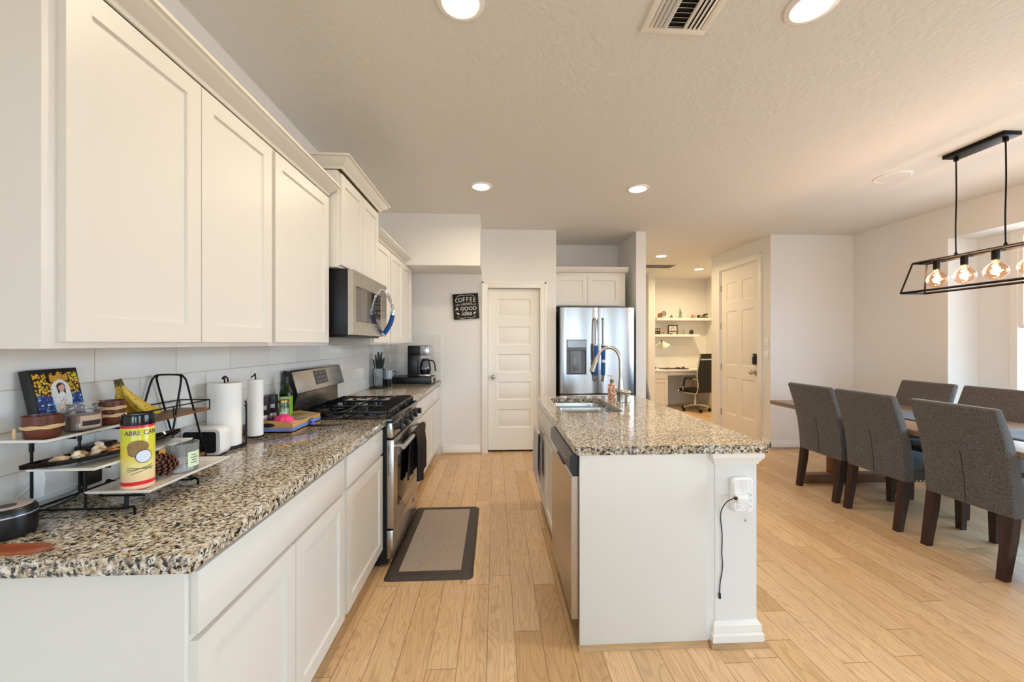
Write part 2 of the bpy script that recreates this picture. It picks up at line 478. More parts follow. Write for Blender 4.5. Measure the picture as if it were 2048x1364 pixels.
# recess back plane around the window
mb.box(BX, BX + 0.09, 3.635, WB1, WBZ0, WBZ1); mb.box(BX, BX + 0.09, WB0, 0.45, WBZ0, WBZ1)
struct('wall_right', mb, M['wall'])
mb = MB()
mb.box(RX, RX + 0.1, REAR, -4.4, 0, CEIL); mb.box(RX, RX + 0.1, -3.0, WB0 - 0.3, 0, CEIL); mb.box(RX, RX + 0.1, -4.4, -3.0, 2.45, CEIL); mb.box(RX, RX + 0.1, -4.4, -3.0, 0, 0.25)  # opening in this unseen stretch is added to let light in
struct('wall_living', mb, M['wall'])
mb = MB()
for a, b in ((-0.1, 0.3), (1.9, 3.3), (4.6, RX + 0.1)): mb.box(a, b, REAR - 0.1, REAR, 0, CEIL)
for a, b in ((0.3, 1.9), (3.3, 4.6)): mb.box(a, b, REAR - 0.1, REAR, 2.2, CEIL).box(a, b, REAR - 0.1, REAR, 0, 0.4)
struct('wall_rear', mb, M['wall'])

def sash_window(name, x0, x1, ys, z0, z1, zm):
    f = MB(); d = 0.055
    y0, y1 = ys
    for a, b, c, e in ((y0, y1, z0, z0 + d), (y0, y1, z1 - d, z1), (y0, y0 + d, z0 + d, z1 - d), (y1 - d, y1, z0 + d, z1 - d)):
        f.box(x0, x1, a, b, c, e)
    f.box(x0 + 0.02, x1 - 0.01, y0 + d, y1 - d, zm - 0.025, zm + 0.025, 0.004)
    f.box(x0 + 0.012, x0 + 0.05, y0 + d, y0 + d + 0.035, zm, z1 - d, 0.003).box(x0 + 0.012, x0 + 0.05, y1 - d - 0.035, y1 - d, zm, z1 - d, 0.003)
    o = struct(name, f, M['trim'])
    g = MB().box(x0 + 0.04, x0 + 0.046, y0 + d, y1 - d, z0 + d, z1 - d)
    g.build('pane', glass('window_glass_' + name, gloss=0.6), o)
    return o
sash_window('window_1', BX - 0.005, BX + 0.085, (2.83, 3.635), WBZ0, WBZ1 + 0.0, 1.55)
sash_window('window_2', BX - 0.005, BX + 0.085, (1.95, 2.78), WBZ0, WBZ1, 1.55)
sash_window('window_3', BX - 0.005, BX + 0.085, (0.45, 1.17), WBZ0, WBZ1, 1.55)  # unseen sash, added for its daylight
sash_window('window_4', BX - 0.005, BX + 0.085, (1.20, 1.92), WBZ0, WBZ1, 1.55)  # also out of view, added to widen the daylight opening
struct('trim_1', MB().box(BX - 0.005, BX + 0.085, 2.78, 2.83, WBZ0, WBZ1).box(BX - 0.005, BX + 0.085, 1.92, 1.95, WBZ0, WBZ1).box(BX - 0.005, BX + 0.085, 1.17, 1.20, WBZ0, WBZ1), M['trim'])
struct('window_sill', MB().box(RX - 0.03, BX, WB0, WB1, WBZ0, WBZ0 + 0.025, 0.004), M['trim'])

def baseboard(name, pts, h=0.105):
    m = MB()
    for (x0, y0, x1, y1, nx, ny) in pts:
        def bx(t, z0, z1):
            xs = sorted((x0, x1)); ys = sorted((y0, y1))
            if nx: xs = sorted((x0, x0 + nx * t))
            if ny: ys = sorted((y0, y0 + ny * t))
            m.box(xs[0], xs[1], ys[0], ys[1], z0, z1, 0.002)
        bx(0.014, 0.02, h); bx(0.018, 0.02, h - 0.03); bx(0.02, 0.02, 0.03)
    return struct(name, m, M['trim'])
baseboard('baseboard_back', [(0.66, WY, DX0 - 0.09, WY, 0, -1)])
baseboard('baseboard_dining', [(EX + 0.0, 5.0, RX, 5.0, 0, -1), (EX, 5.0, EX, EY0 - 0.09, -1, 0)])
baseboard('baseboard_right', [(RX, 0.0, RX, 5.0, -1, 0)])
baseboard('baseboard_nook', [(4.56, 8.62, 6.03, 8.62, 0, -1)])
baseboard('baseboard_partition', [(3.115, WY, 3.242, WY, 0, -1), (3.242, WY, 3.242, 8.2, 1, 0)])
struct('trim_2', MB().prism([(WY - 0.02, 0), (WY - 0.038, 0), (WY - 0.036, 0.01), (WY - 0.026, 0.02), (WY - 0.02, 0.021)], 'x', 0.66, DX0 - 0.09), M['oaktrim'])

# pantry door
def casing(name, Mx, w, h, cw=0.075, mat_=None):
    m = MB(); m.M = Mx
    for (a, b, c, d) in ((-cw, 0, 0, h + cw), (w, w + cw, 0, h + cw), (0, w, h, h + cw)):
        m.box(a, b, c, d, 0, 0.014, 0.003)
    o = 0.012
    for (a, b, c, d) in ((-cw, -cw + 0.022, 0, h + cw), (w + cw - 0.022, w + cw, 0, h + cw), (-cw, w + cw, h + cw - 0.022, h + cw)):
        m.box(a, b, c, d, o, 0.021, 0.003)
    return struct(name, m, M['trim'])
casing('trim_3', FYN(DX0, WY, 0), DX1 - DX0, DZ)
m = MB(); m.box(DX0 - 0.02, DX0, WY - 0.001, WY + 0.1, 0, DZ + 0.02).box(DX1, DX1 + 0.02, WY - 0.001, WY + 0.1, 0, DZ + 0.02).box(DX0 - 0.02, DX1 + 0.02, WY - 0.001, WY + 0.1, DZ, DZ + 0.02)
struct('trim_4', m, M['trim'])
pw, ph = DX1 - DX0 - 0.006, DZ - 0.032
cells = []
z = ph - 0.125
for k in range(5):
    cells.append((0.115, pw - 0.115, z - 0.235, z)); z -= 0.235 + 0.115
d1 = struct('door_1', panel_slab(MB(), FYN(DX0 + 0.003, WY + 0.055, 0.026), pw, ph, 0.035, cells, 0.011, 0.014, (0.004, 0.02)), M['doorpaint'])
k = MB().cyl((1.292, WY + 0.056, 0.955), (1.292, WY + 0.048, 0.955), 0.033).cyl((1.292, WY + 0.05, 0.955), (1.292, WY + 0.02, 0.955), 0.011).sph((1.292, WY + 0.004, 0.955), (0.028, 0.022, 0.028))
tag(k.build('knob', M['nickel'], d1), 'round brushed nickel knob')
k = MB()
for zz in (0.3, 1.05, 1.82): k.cyl((DX1 - 0.001, WY + 0.052, zz - 0.045), (DX1 - 0.001, WY + 0.052, zz + 0.045), 0.006)
k.build('hinges', M['nickel'], d1)

# entry door
casing('trim_6', FXN(EX, EY1, 0), EY1 - EY0, EZ, 0.08)
m = MB(); m.box(EX - 0.001, EX + 0.1, EY0 - 0.02, EY0, 0, EZ + 0.02).box(EX - 0.001, EX + 0.1, EY1, EY1 + 0.02, 0, EZ + 0.02).box(EX - 0.001, EX + 0.1, EY0 - 0.02, EY1 + 0.02, EZ, EZ + 0.02)
struct('trim_7', m, M['trim'])
w, h = EY1 - EY0 - 0.006, EZ - 0.02
cx = w / 2
cells = []
for (a, b) in ((0.135, cx - 0.06), (cx + 0.06, w - 0.135)):
    cells += [(a, b, 2.01, 2.30), (a, b, 1.03, 1.86), (a, b, 0.27, 0.84)]
d2 = struct('door_2', panel_slab(MB(), FXN(EX + 0.03, EY1 - 0.003, 0.014), w, h, 0.04, cells, 0.011, 0.012, (0.004, 0.022)), M['doorpaint'])
k = MB().box(EX - 0.008, EX + 0.03, 5.305, 5.375, 1.08, 1.235, 0.02, 3)
lk = k.build('keypad_lock', M['black'], d2); tag(lk, 'black keypad deadbolt')
k = MB().cyl((EX - 0.012, 5.34, 1.205), (EX - 0.007, 5.34, 1.205), 0.016)
k.build('lens', mat('lock_lens', 'b5b7bb', 0.3), lk)
k = MB().cyl((EX + 0.03, 5.345, 0.97), (EX + 0.02, 5.345, 0.97), 0.034).cyl((EX + 0.02, 5.345, 0.97), (EX - 0.02, 5.345, 0.97), 0.012).sph((EX - 0.035, 5.345, 0.97), (0.024, 0.03, 0.03))
tag(k.build('knob', M['nickel'], d2), 'round nickel door knob')
k = MB()
for zz in (0.28, 1.0, 1.65, 2.25): k.cyl((EX + 0.024, EY1 - 0.002, zz - 0.05), (EX + 0.024, EY1 - 0.002, zz + 0.05), 0.007)
k.build('hinges', M['nickel'], d2)

# backsplash
struct('trim_8', MB().box(0, 0.008, 0.90, WY, 0.9145, 1.369).box(0, 0.008, 2.42, 3.18, 1.369, 1.43), M['tile_y'])
struct('trim_9', MB().box(0.008, 0.643, WY - 0.008, WY, 0.9145, 1.478), M['tile_x'])

# ------------------------------------------------------------------ wall cabinets
def upper(name, label, y0, y1, z0, z1, xd, splits, dz0, dz1, group='white wall cabinets'):
    t = thing(name, label, 'cabinet', (0, y0, z0), 0, group)
    m = MB().box(0, xd - 0.02, y0, y1, z0, z1, 0.0015)
    m.build('body', M['cab'], t)
    for (a, b) in splits:
        s = shaker(FXP(xd, a, dz0), b - a, dz1 - dz0)
        s.build('door', M['cab'], t)
    return t
upper('wall_cabinet', 'white double-door wall cabinet nearest the camera, above the tiered tray stand', 0.914, 1.785, 1.37, 2.25, 0.345, [(0.945, 1.3565), (1.3595, 1.771)], 1.386, 2.232)
upper('wall_cabinet', 'single-door white wall cabinet just before the microwave', 1.786, 2.39, 1.37, 2.25, 0.345, [(1.799, 2.362)], 1.386, 2.232)
upper('wall_cabinet', 'taller two-door white cabinet directly above the microwave', 2.412, 3.186, 1.838, 2.42, 0.395, [(2.424, 2.797), (2.801, 3.172)], 1.852, 2.402)
upper('wall_cabinet', 'narrow single-door white wall cabinet just past the microwave', 3.205, 3.729, 1.37, 2.25, 0.345, [(3.22, 3.715)], 1.386, 2.232)
upper('wall_cabinet', 'far double-door white wall cabinet above the coffee maker', 3.731, 4.68, 1.37, 2.25, 0.345, [(3.745, 4.203), (4.206, 4.665)], 1.386, 2.232)

def crown(name, label, y0, y1, xf, z0, z1, fl=0.062, ret0=False, ret1=False):
    prof = [(0.0, z0), (0.008, z0), (0.012, z0 + 0.012), (fl - 0.016, z1 - 0.022), (fl - 0.012, z1 - 0.012), (fl, z1 - 0.012), (fl, z1), (0, z1)]
    m = MB()
    def ringat(y, e): return [(xf + px, y - e * px, pz) for px, pz in prof]
    m.loops([ringat(y0, 1 if ret0 else 0), ringat(y1, -1 if ret1 else 0)], True, not ret0, not ret1)
    for (yy, e, on) in ((y0, -1, ret0), (y1, 1, ret1)):
        if on: m.loops([[(0.0, yy + e * px, pz) for px, pz in prof], [(xf + px, yy + e * px, pz) for px, pz in prof]], True, True, False)
    m.box(0.0, xf, y0, y1, z1 - 0.012, z1)
    return tag(m.build(name, M['cab'], None), label, 'moulding', 'crown mouldings')
crown('crown_moulding', 'long white crown moulding on the cabinets nearest the camera', 0.86, 2.388, 0.327, 2.252, 2.312, 0.075)
crown('crown_moulding', 'raised white crown moulding on the cabinet above the microwave', 2.41, 3.188, 0.397, 2.422, 2.487, 0.07, True, True)
crown('crown_moulding', 'white crown moulding on the far cabinets above the coffee maker', 3.205, 4.682, 0.327, 2.252, 2.312, 0.075, False, True)

# fridge cabinet
t = thing('wall_cabinet', 'white two-door cabinet in the alcove above the refrigerator', 'cabinet', (2.09, 5.10, 1.86), 0, 'white wall cabinets')
MB().box(2.09, 3.02, 5.10, 5.69, 1.86, 2.30, 0.0015).build('body', M['cab'], t)
for a, b in ((2.10, 2.515), (2.519, 2.945)):
    shaker(FYN(a, 5.08, 1.875), b - a, 0.378).build('door', M['cab'], t)
m = MB()
prof = [(0.0, 2.302), (0.01, 2.302), (0.05, 2.345), (0.056, 2.365), (0, 2.365)]
m.loops([[(x, 5.09 - p, z) for p, z in prof] for x in (2.088, 3.045)])
tag(m.build('crown_moulding', M['cab'], None), 'short white crown moulding above the refrigerator cabinet', 'moulding', 'crown mouldings')

# ------------------------------------------------------------------ base cabinets along the left wall
def base(name, label, y0, y1, drawers, doors, extra=()):
    t = thing(name, label, 'cabinet', (0, y0, 0), 0, 'white base cabinets')
    MB().box(0.025, 0.61, y0, y1, 0.105, 0.872, 0.0015).box(0.025, 0.535, y0 + 0.002, y1 - 0.002, 0.0, 0.105).build('body', M['cab'], t)
    for a, b in drawers:
        MB().box(0.61, 0.63, a, b, 0.709, 0.855, 0.0025).build('drawer', M['cab'], t)
    for a, b in doors:
        shaker(FXP(0.63, a, 0.122), b - a, 0.572).build('door', M['cab'], t)
    return t
base('base_cabinet', 'white base cabinet with wide drawer front at the near counter end', 0.935, 1.852, [(0.95, 1.84)], [(0.95, 1.396), (1.399, 1.84)])
base('base_cabinet', 'white one-drawer base cabinet against the near side of the range', 1.853, 2.464, [(1.874, 2.452)], [(1.874, 2.452)])
base('base_cabinet', 'white base cabinet against the far side of the range', 3.25, 3.729, [(3.262, 3.72)], [(3.262, 3.72)])
base('base_cabinet', 'white base cabinet in the middle of the run beyond the range', 3.73, 4.41, [(3.738, 4.402)], [(3.738, 4.402)])
base('base_cabinet', 'last white base cabinet against the pantry door wall', 4.411, 4.955, [(4.42, 4.94)], [(4.42, 4.94)])

tag(MB().box(0.0, 0.647, 0.903, 2.463, 0.8745, 0.914, 0.004).build('countertop', M['granite'], None), 'near granite countertop carrying the tray stand and paper towels', 'countertop', 'granite countertops')
tag(MB().box(0.0, 0.647, 3.248, 4.958, 0.8745, 0.914, 0.004).build('countertop', M['granite'], None), 'far granite countertop carrying the coffee maker and knives', 'countertop', 'granite countertops')

# ------------------------------------------------------------------ island
IX0, IX1, IY0, IY1 = 1.678, 2.586, 1.762, 3.47
def plate_hole(outer, inner, z0, z1):
    m = MB(); bm = m.bm
    def loop(pts, z): return [bm.verts.new((p[0], p[1], z)) for p in pts]
    lo = {}
    for z in (z0, z1):
        a, b = loop(outer, z), loop(inner, z)
        ed = [bm.edges.new((l[i], l[(i + 1) % len(l)])) for l in (a, b) for i in range(len(l))]
        bmesh.ops.triangle_fill(bm, edges=ed, use_beauty=True)
        lo[z] = (a, b)
    for k in (0, 1):
        a, b = lo[z0][k], lo[z1][k]
        for i in range(len(a)):
            j = (i + 1) % len(a)
            bm.faces.new((a[i], a[j], b[j], b[i]))
    return m
SX, SY, SW, SD = 1.985, 2.98, 0.42, 0.70
outer = [(p[0], p[1]) for p in rrect((IX0 + IX1) / 2, (IY0 + IY1) / 2, IX1 - IX0, IY1 - IY0, 0.018, 0, 4)]
inner = [(p[0], p[1]) for p in rrect(SX, SY, SW, SD, 0.07, 0, 6)]
tag(plate_hole(outer, inner, 0.876, 0.914).build('countertop', M['granite'], None, smooth=30), 'granite island countertop with the sink cut into it', 'countertop', 'granite countertops')

sk = thing('kitchen_sink', 'stainless double-bowl sink set under the island countertop', 'sink', (SX, SY, 0.875))
for (cy, dd) in ((3.222, 0.218), (2.858, 0.45)):
    m = MB()
    m.loops([rrect(SX, cy, SW + 0.03, dd + 0.03, 0.075, 0.874), rrect(SX, cy, SW - 0.002, dd, 0.07, 0.8735), rrect(SX, cy, SW - 0.01, dd - 0.012, 0.066, 0.84), rrect(SX, cy, SW - 0.04, dd - 0.04, 0.06, 0.70), rrect(SX, cy, SW - 0.09, dd - 0.09, 0.05, 0.688)], True, False, True)
    bw = m.build('bowl', M['steel_sink'], sk)
    MB().lathe([(0.042, 0), (0.042, 0.004), (0.03, 0.001), (0.0301, 0)], (SX, cy, 0.689)).build('drain', M['chrome'], bw)
MB().box(SX - SW / 2 + 0.004, SX + SW / 2 - 0.004, 3.0865, 3.1095, 0.78, 0.8735, 0.005).build('divider', M['steel_sink'], sk)

isl = thing('island_cabinet', 'white island sink cabinet with doors facing the range aisle', 'cabinet', (1.70, 1.765, 0))
MB().box(1.705, 1.725, 2.415, 3.44, 0.105, 0.872).box(1.725, 2.282, 3.42, 3.44, 0.0, 0.872).box(1.78, 2.282, 2.415, 3.42, 0.0, 0.66).build('body', M['cab'], isl)
MB().box(1.697, 2.286, 1.765, 1.783, 0.0, 0.8755, 0.001).build('end_panel', M['cab'], isl)
MB().box(1.688, 1.705, 2.425, 3.43, 0.70, 0.865, 0.0025).build('drawer_front', M['cab'], isl)
for a, b in ((2.925, 2.425), (3.43, 2.93)):
    shaker(FXN(1.688, a, 0.122), a - b, 0.565).build('door', M['cab'], isl)
m = MB(); q = [(0, 0), (-0.018, 0), (-0.016, 0.010), (-0.009, 0.017), (0, 0.019)]
m.loops([[(x, 1.765 + a, z) for a, z in q] for x in (1.69, 2.286)])
tag(m.build('shoe_moulding', M['oaktrim'], isl), 'oak shoe moulding')

hw = thing('half_wall', 'white textured half wall and column at the island end, holding the outlet', 'column', (2.42, 1.765, 0))
MB().box(2.326, 2.522, 1.767, 3.43, 0.0, 0.875).box(2.2885, 2.33, 1.772, 1.80, 0.0, 0.875).build('body', M['wall'], hw)
def collar(prof, x0, x1, y0, y1):
    m = MB()
    return m.loops([[(x0 - e, y0 - e, z), (x1 + e, y0 - e, z), (x1 + e, y1 + e, z), (x0 - e, y1 + e, z)] for e, z in prof], True, True, True)
collar([(0.002, 0.826), (0.004, 0.826), (0.006, 0.838), (0.011, 0.84), (0.013, 0.846), (0.022, 0.86), (0.022, 0.8755), (0.0, 0.8755)], 2.324, 2.524, 1.765, 3.432).build('cap_moulding', M['trim'], hw, smooth=20)
collar([(0.02, 0.018), (0.02, 0.05), (0.012, 0.058), (0.015, 0.064), (0.012, 0.09), (0.004, 0.102), (0.001, 0.108)], 2.324, 2.524, 1.765, 3.432).build('base_moulding', M['trim'], hw, smooth=20)
tag(collar([(0.036, 0.0), (0.035, 0.008), (0.029, 0.016), (0.018, 0.019)], 2.324, 2.524, 1.765, 3.432).build('shoe_moulding', M['oaktrim'], hw), 'oak shoe moulding')

# dishwasher
dw = thing('dishwasher', 'stainless dishwasher at the near end of the island', 'dishwasher', (1.70, 2.1, 0))
MB().box(1.705, 2.282, 1.79, 2.408, 0.10, 0.87).box(1.77, 2.282, 1.79, 2.408, 0.0, 0.10).build('body', M['steel_side'], dw)
m = MB()
pf = [(1.705, 0.118), (1.668, 0.118), (1.665, 0.125), (1.663, 0.45), (1.665, 0.765), (1.672, 0.772), (1.705, 0.772)]
m.prism(pf, 'y', 1.793, 2.405)
m.build('door', M['steel_h'], dw)
m = MB().prism([(1.705, 0.776), (1.672, 0.776), (1.655, 0.80), (1.658, 0.865), (1.668, 0.871), (1.705, 0.871)], 'y', 1.793, 2.405)
cp = m.build('control_panel', mat('dishwasher_control_panel', '3a3a3c', 0.3, 0.7), dw)
M['btn'] = mat('dishwasher_button_print', 'a9a9a9', 0.5)
for k in range(6): MB().box(1.6545, 1.657, 1.88 + k * 0.055, 1.905 + k * 0.055, 0.828, 0.836).build('button', M['btn'], cp)
MB().box(1.662, 1.68, 2.0, 2.2, 0.765, 0.778, 0.003).build('grip', M['black'], dw)

# faucet and sink fittings
fc = thing('kitchen_faucet', 'brushed nickel gooseneck faucet standing behind the island sink', 'faucet', (2.275, 2.98, 0.914))
MB().lathe([(0.032, 0), (0.032, 0.012), (0.026, 0.018), (0.026, 0.075), (0.028, 0.085), (0.03, 0.098), (0.024, 0.10), (0.02, 0.13), (0.016, 0.18), (0.0135, 0.2)], (2.275, 2.98, 0.914)).build('base', M['nickel'], fc)
pts = [(2.275, 2.98, 1.10), (2.275, 2.98, 1.20), (2.272, 2.985, 1.27), (2.245, 2.99, 1.325), (2.19, 2.995, 1.35), (2.135, 2.995, 1.33), (2.10, 2.99, 1.28), (2.085, 2.985, 1.255)]
MB().tube(pts, 0.0135, 14, 5).build('spout', M['nickel'], fc)
m = MB().cyl((2.087, 2.985, 1.258), (2.052, 2.978, 1.165), 0.015, 0.021)
hd = m.build('spray_head', M['nickel'], fc)
MB().cyl((2.052, 2.978, 1.165), (2.0513, 2.9778, 1.163), 0.017).build('nozzle', M['black'], hd)
m = MB().tube([(2.235, 2.955, 1.024), (2.275, 2.965, 1.013), (2.32, 2.96, 1.006), (2.345, 2.958, 1.008)], [0.012, 0.016, 0.015, 0.007], 12, 4, flat=1.6)
m.build('lever', M['nickel'], fc)
ag = thing('air_gap_cap', 'short nickel air gap cap beside the faucet', 'sink fitting', (2.345, 3.02, 0.914))
MB().lathe([(0.025, 0), (0.025, 0.006), (0.021, 0.008), (0.021, 0.062), (0.018, 0.068), (0.0, 0.068)], (2.345, 3.02, 0.914), cap1=False).build('cap', M['nickel'], ag)

t = NT('floral_soap_label'); p = t.pos()
t.P(Base__Color=t.ramp(t.noise(p, 42, 3), [(0.42, lin('f0ece2')), (0.52, lin('d8843f')), (0.58, lin('b53c26')), (0.66, lin('efe5d5'))]), Roughness=0.3)
M['floral'] = t.m
sp = thing('soap_bottle', 'floral hand soap pump bottle behind the faucet', 'soap dispenser', (2.262, 3.16, 0.914))
MB().lathe([(0.0, 0.0), (0.03, 0.0), (0.033, 0.006), (0.033, 0.12), (0.028, 0.135), (0.014, 0.145), (0.013, 0.155)], (2.262, 3.16, 0.914), cap0=False).build('body', M['floral'], sp)
MB().cyl((2.262, 3.16, 1.066), (2.262, 3.16, 1.088), 0.015).build('collar', mat('soap_pump_collar', '6f7c4c', 0.4), sp)
MB().cyl((2.262, 3.16, 1.088), (2.262, 3.16, 1.115), 0.005).box(2.225, 2.27, 3.153, 3.167, 1.113, 1.123, 0.003).build('pump', mat('soap_pump_clear', 'e9cfc6', 0.3), sp)

def cloth(name, mat_, fn, nu, nv, parent=None, thick=0.004):
    m = MB(); bm = m.bm
    g = [[bm.verts.new(fn(i / nu, j / nv)) for j in range(nv + 1)] for i in range(nu + 1)]
    for i in range(nu):
        for j in range(nv): bm.faces.new((g[i][j], g[i + 1][j], g[i + 1][j + 1], g[i][j + 1]))
    o = m.build(name, mat_, parent, smooth=180)
    md = o.modifiers.new('thickness', 'SOLIDIFY'); md.thickness = thick; md.offset = 0
    return o
def tw(u, v):
    y = 3.032 + 0.285 * u; s = v * 0.78; r = 0.0125
    if s < 0.375:
        f = 0.006 * math.sin(u * 11) * min(1, (0.375 - s) * 6)
        return (1.658 - r - 0.004 * min(1, (0.375 - s) * 6) - abs(f), y, 0.30 + s + 0.02 * (1 - s / 0.375) * math.sin(u * 2.4))
    if s < 0.375 + PI * r:
        a = (s - 0.375) / r
        return (1.658 - r * math.cos(a), y, 0.675 + r * math.sin(a))
    return (1.658 + r, y, 0.675 - (s - 0.375 - PI * r))
o = cloth('dish_towel', M['greytowel'], tw, 24, 60, None, 0.005)
tag(o, 'pale grey dish towel hanging on the island cabinet door', 'towel')
tag(MB().tube([(1.676, 3.00, 0.672), (1.66, 3.00, 0.674), (1.658, 3.02, 0.675), (1.658, 3.33, 0.675), (1.66, 3.35, 0.674), (1.676, 3.35, 0.672)], 0.004, 8).box(1.676, 1.687, 2.995, 3.015, 0.64, 0.69).build('towel_bar', M['nickel'], None), 'thin towel bar hooked over the island cabinet door', 'towel rail')

# ------------------------------------------------------------------ gas range
RY0, RY1 = 2.474, 3.238
rg = thing('gas_range', 'stainless gas range with black grates between the two counters', 'range', (0.35, (RY0 + RY1) / 2, 0))
MB().box(0.035, 0.645, RY0, RY1, 0.02, 0.885).box(0.06, 0.60, RY0 + 0.02, RY1 - 0.02, 0.0, 0.02).build('body', M['steel_side'], rg)
MB().box(0.035, 0.685, RY0 - 0.002, RY1 + 0.002, 0.885, 0.917, 0.006).build('cooktop', M['enamel'], rg)
m = MB().prism([(0.645, 0.80), (0.672, 0.792), (0.688, 0.80), (0.676, 0.905), (0.668, 0.915), (0.645, 0.915)], 'y', RY0 + 0.004, RY1 - 0.004, 0.002)
fp = m.build('front_panel', M['steel_h'], rg)
for k in range(5):
    y = RY0 + 0.085 + k * 0.148
    m = MB().cyl((0.682, y, 0.853), (0.700, y, 0.851), 0.023, 0.021).cyl((0.700, y, 0.851), (0.712, y, 0.85), 0.017)
    m.box(0.708, 0.735, y - 0.008, y + 0.008, 0.828, 0.873, 0.006)
    m.build('knob', M['black'], fp)
m = MB()
m.box(0.645, 0.69, RY0 + 0.004, RY1 - 0.004, 0.232, 0.782, 0.004)
dr = m.build('oven_door', M['steel_h'], rg)
MB().box(0.689, 0.692, RY0 + 0.10, RY1 - 0.10, 0.34, 0.655, 0.001).build('window', M['enamel'], dr)
m = MB()
for k in range(14): m.box(0.655, 0.66, RY0 + 0.0025, RY0 + 0.0045, 0.56 + k * 0.014, 0.568 + k * 0.014)
m.build('vent_slots', M['black'], dr)
m = MB().tube([(0.69, RY0 + 0.05, 0.735), (0.742, RY0 + 0.05, 0.737)], 0.011, 10).tube([(0.69, RY1 - 0.05, 0.735), (0.742, RY1 - 0.05, 0.737)], 0.011, 10)
m.tube([(0.745, RY0 + 0.02, 0.737), (0.745, RY1 - 0.02, 0.737)], 0.0155, 16)
m.build('handle', M['steel_v'], dr)
m = MB().box(0.645, 0.685, RY0 + 0.004, RY1 - 0.004, 0.045, 0.222, 0.004)
dw_ = m.build('storage_drawer', M['steel_h'], rg)
MB().box(0.684, 0.6865, RY1 - 0.18, RY1 - 0.13, 0.165, 0.185).build('badge', mat('range_badge', '3d4a66', 0.4), dw_)
# backguard leaning out over the cooktop
m = MB().prism([(0.03, 0.917), (0.06, 0.917), (0.055, 1.055), (0.108, 1.07), (0.072, 1.205), (0.062, 1.213), (0.03, 1.213)], 'y', RY0 + 0.004, RY1 - 0.004, 0.003)
bgd = m.build('backguard', M['steel_h'], rg)
MB().prism([(0.03, 0.92), (0.064, 0.92), (0.112, 1.066), (0.074, 1.206), (0.03, 1.214)], 'y', RY0 - 0.001, RY0 + 0.006).build('end_cap', M['black'], bgd)
def bgp(y, s):   # point on the sloping control face
    return (0.108 - 0.036 * s + 0.0008, y, 1.07 + 0.135 * s)
m = MB(); y0, y1 = 2.76, 2.95
m.loops([[bgp(y0, 0.22), bgp(y1, 0.22), bgp(y1, 0.9), bgp(y0, 0.9)], [tuple(Vector(bgp(a, b)) + Vector((0.0015, 0, 0.0004))) for a, b in ((y0, 0.22), (y1, 0.22), (y1, 0.9), (y0, 0.9))]])
ds = m.build('display', M['enamel'], bgd)
m = MB()
for r in range(3):
    for k in range(5):
        if r == 2 and k in (1, 3): continue
        y = y0 + 0.02 + k * 0.035; s = 0.34 + r * 0.2
        m.loops([[tuple(Vector(bgp(a, b)) + Vector((0.0018, 0, 0.0005))) for a, b in ((y, s), (y + 0.016, s), (y + 0.016, s + 0.06), (y, s + 0.06))]], True, False, True)
m.build('key_marks', mat('range_key_print', '8f9090', 0.5), ds)
# burners and continuous grates
bx = [0.22, 0.50]
k = 0
for y in (RY0 + 0.17, RY1 - 0.17):
    for x in bx:
        m = MB().cyl((x, y, 0.917), (x, y, 0.926), 0.05).cyl((x, y, 0.926), (x, y, 0.934), 0.034, 0.03)
        m.build('burner', M['iron'], rg)
MB().cyl((0.36, (RY0 + RY1) / 2, 0.917), (0.36, (RY0 + RY1) / 2, 0.926), 0.042).cyl((0.36, (RY0 + RY1) / 2, 0.926), (0.36, (RY0 + RY1) / 2, 0.934), 0.03).build('burner', M['iron'], rg)
def grate(ya, yb, arms):
    m = MB(); z0, z1 = 0.945, 0.958; t = 0.006
    x0, x1 = 0.10, 0.655
    for x in (x0, x1 - 2 * t): m.box(x, x + 2 * t, ya, yb, z0, z1, 0.002)
    for y in (ya, yb - 2 * t): m.box(x0, x1, y, y + 2 * t, z0, z1, 0.002)
    for x in (x0, (x0 + x1) / 2, x1 - 2 * t):
        for y in (ya, yb - 2 * t): m.box(x, x + 2 * t, y, y + 2 * t, 0.917, z0, 0.002)
    m.box((x0 + x1) / 2 - t, (x0 + x1) / 2 + t, ya, yb, z0, z1, 0.002)
    yc = (ya + yb) / 2
    for (cx_, cy_) in arms:
        for a in range(4):
            an = PI / 4 + a * PI / 2 if len(arms) > 1 else a * PI / 2
            ca, sa = math.cos(an), math.sin(an)
            r1 = 0.125 if len(arms) > 1 else 0.1
            m.tube([(cx_ + ca * 0.035, cy_ + sa * 0.035, z1 + 0.004), (cx_ + ca * 0.06, cy_ + sa * 0.06, z1 + 0.004), (cx_ + ca * r1, cy_ + sa * r1, z0 + 0.004)], 0.006, 6)
    n = 5
    for i in range(n):
        y = ya + (yb - ya) * (i + 0.5) / n
        m.tube([(x1 - 0.13, y, z1), (x1 - 0.02, y, z1 + 0.002), (x1 - 0.004, y, z1 - 0.004), (x1 - 0.002, y, 0.925)], 0.0055, 6)
        m.tube([(x0 + 0.1, y, z1), (x0 + 0.01, y, z1), (x0 + 0.003, y, 0.925)], 0.0055, 6)
    m.build('grate', M['iron'], rg)
w3 = (RY1 - RY0 - 0.03) / 3
grate(RY0 + 0.012, RY0 + 0.012 + w3, [(0.22, RY0 + 0.17), (0.50, RY0 + 0.17)])
grate(RY0 + 0.016 + w3, RY0 + 0.016 + 2 * w3, [(0.36, (RY0 + RY1) / 2)])
grate(RY0 + 0.02 + 2 * w3, RY0 + 0.02 + 3 * w3, [(0.22, RY1 - 0.17), (0.50, RY1 - 0.17)])
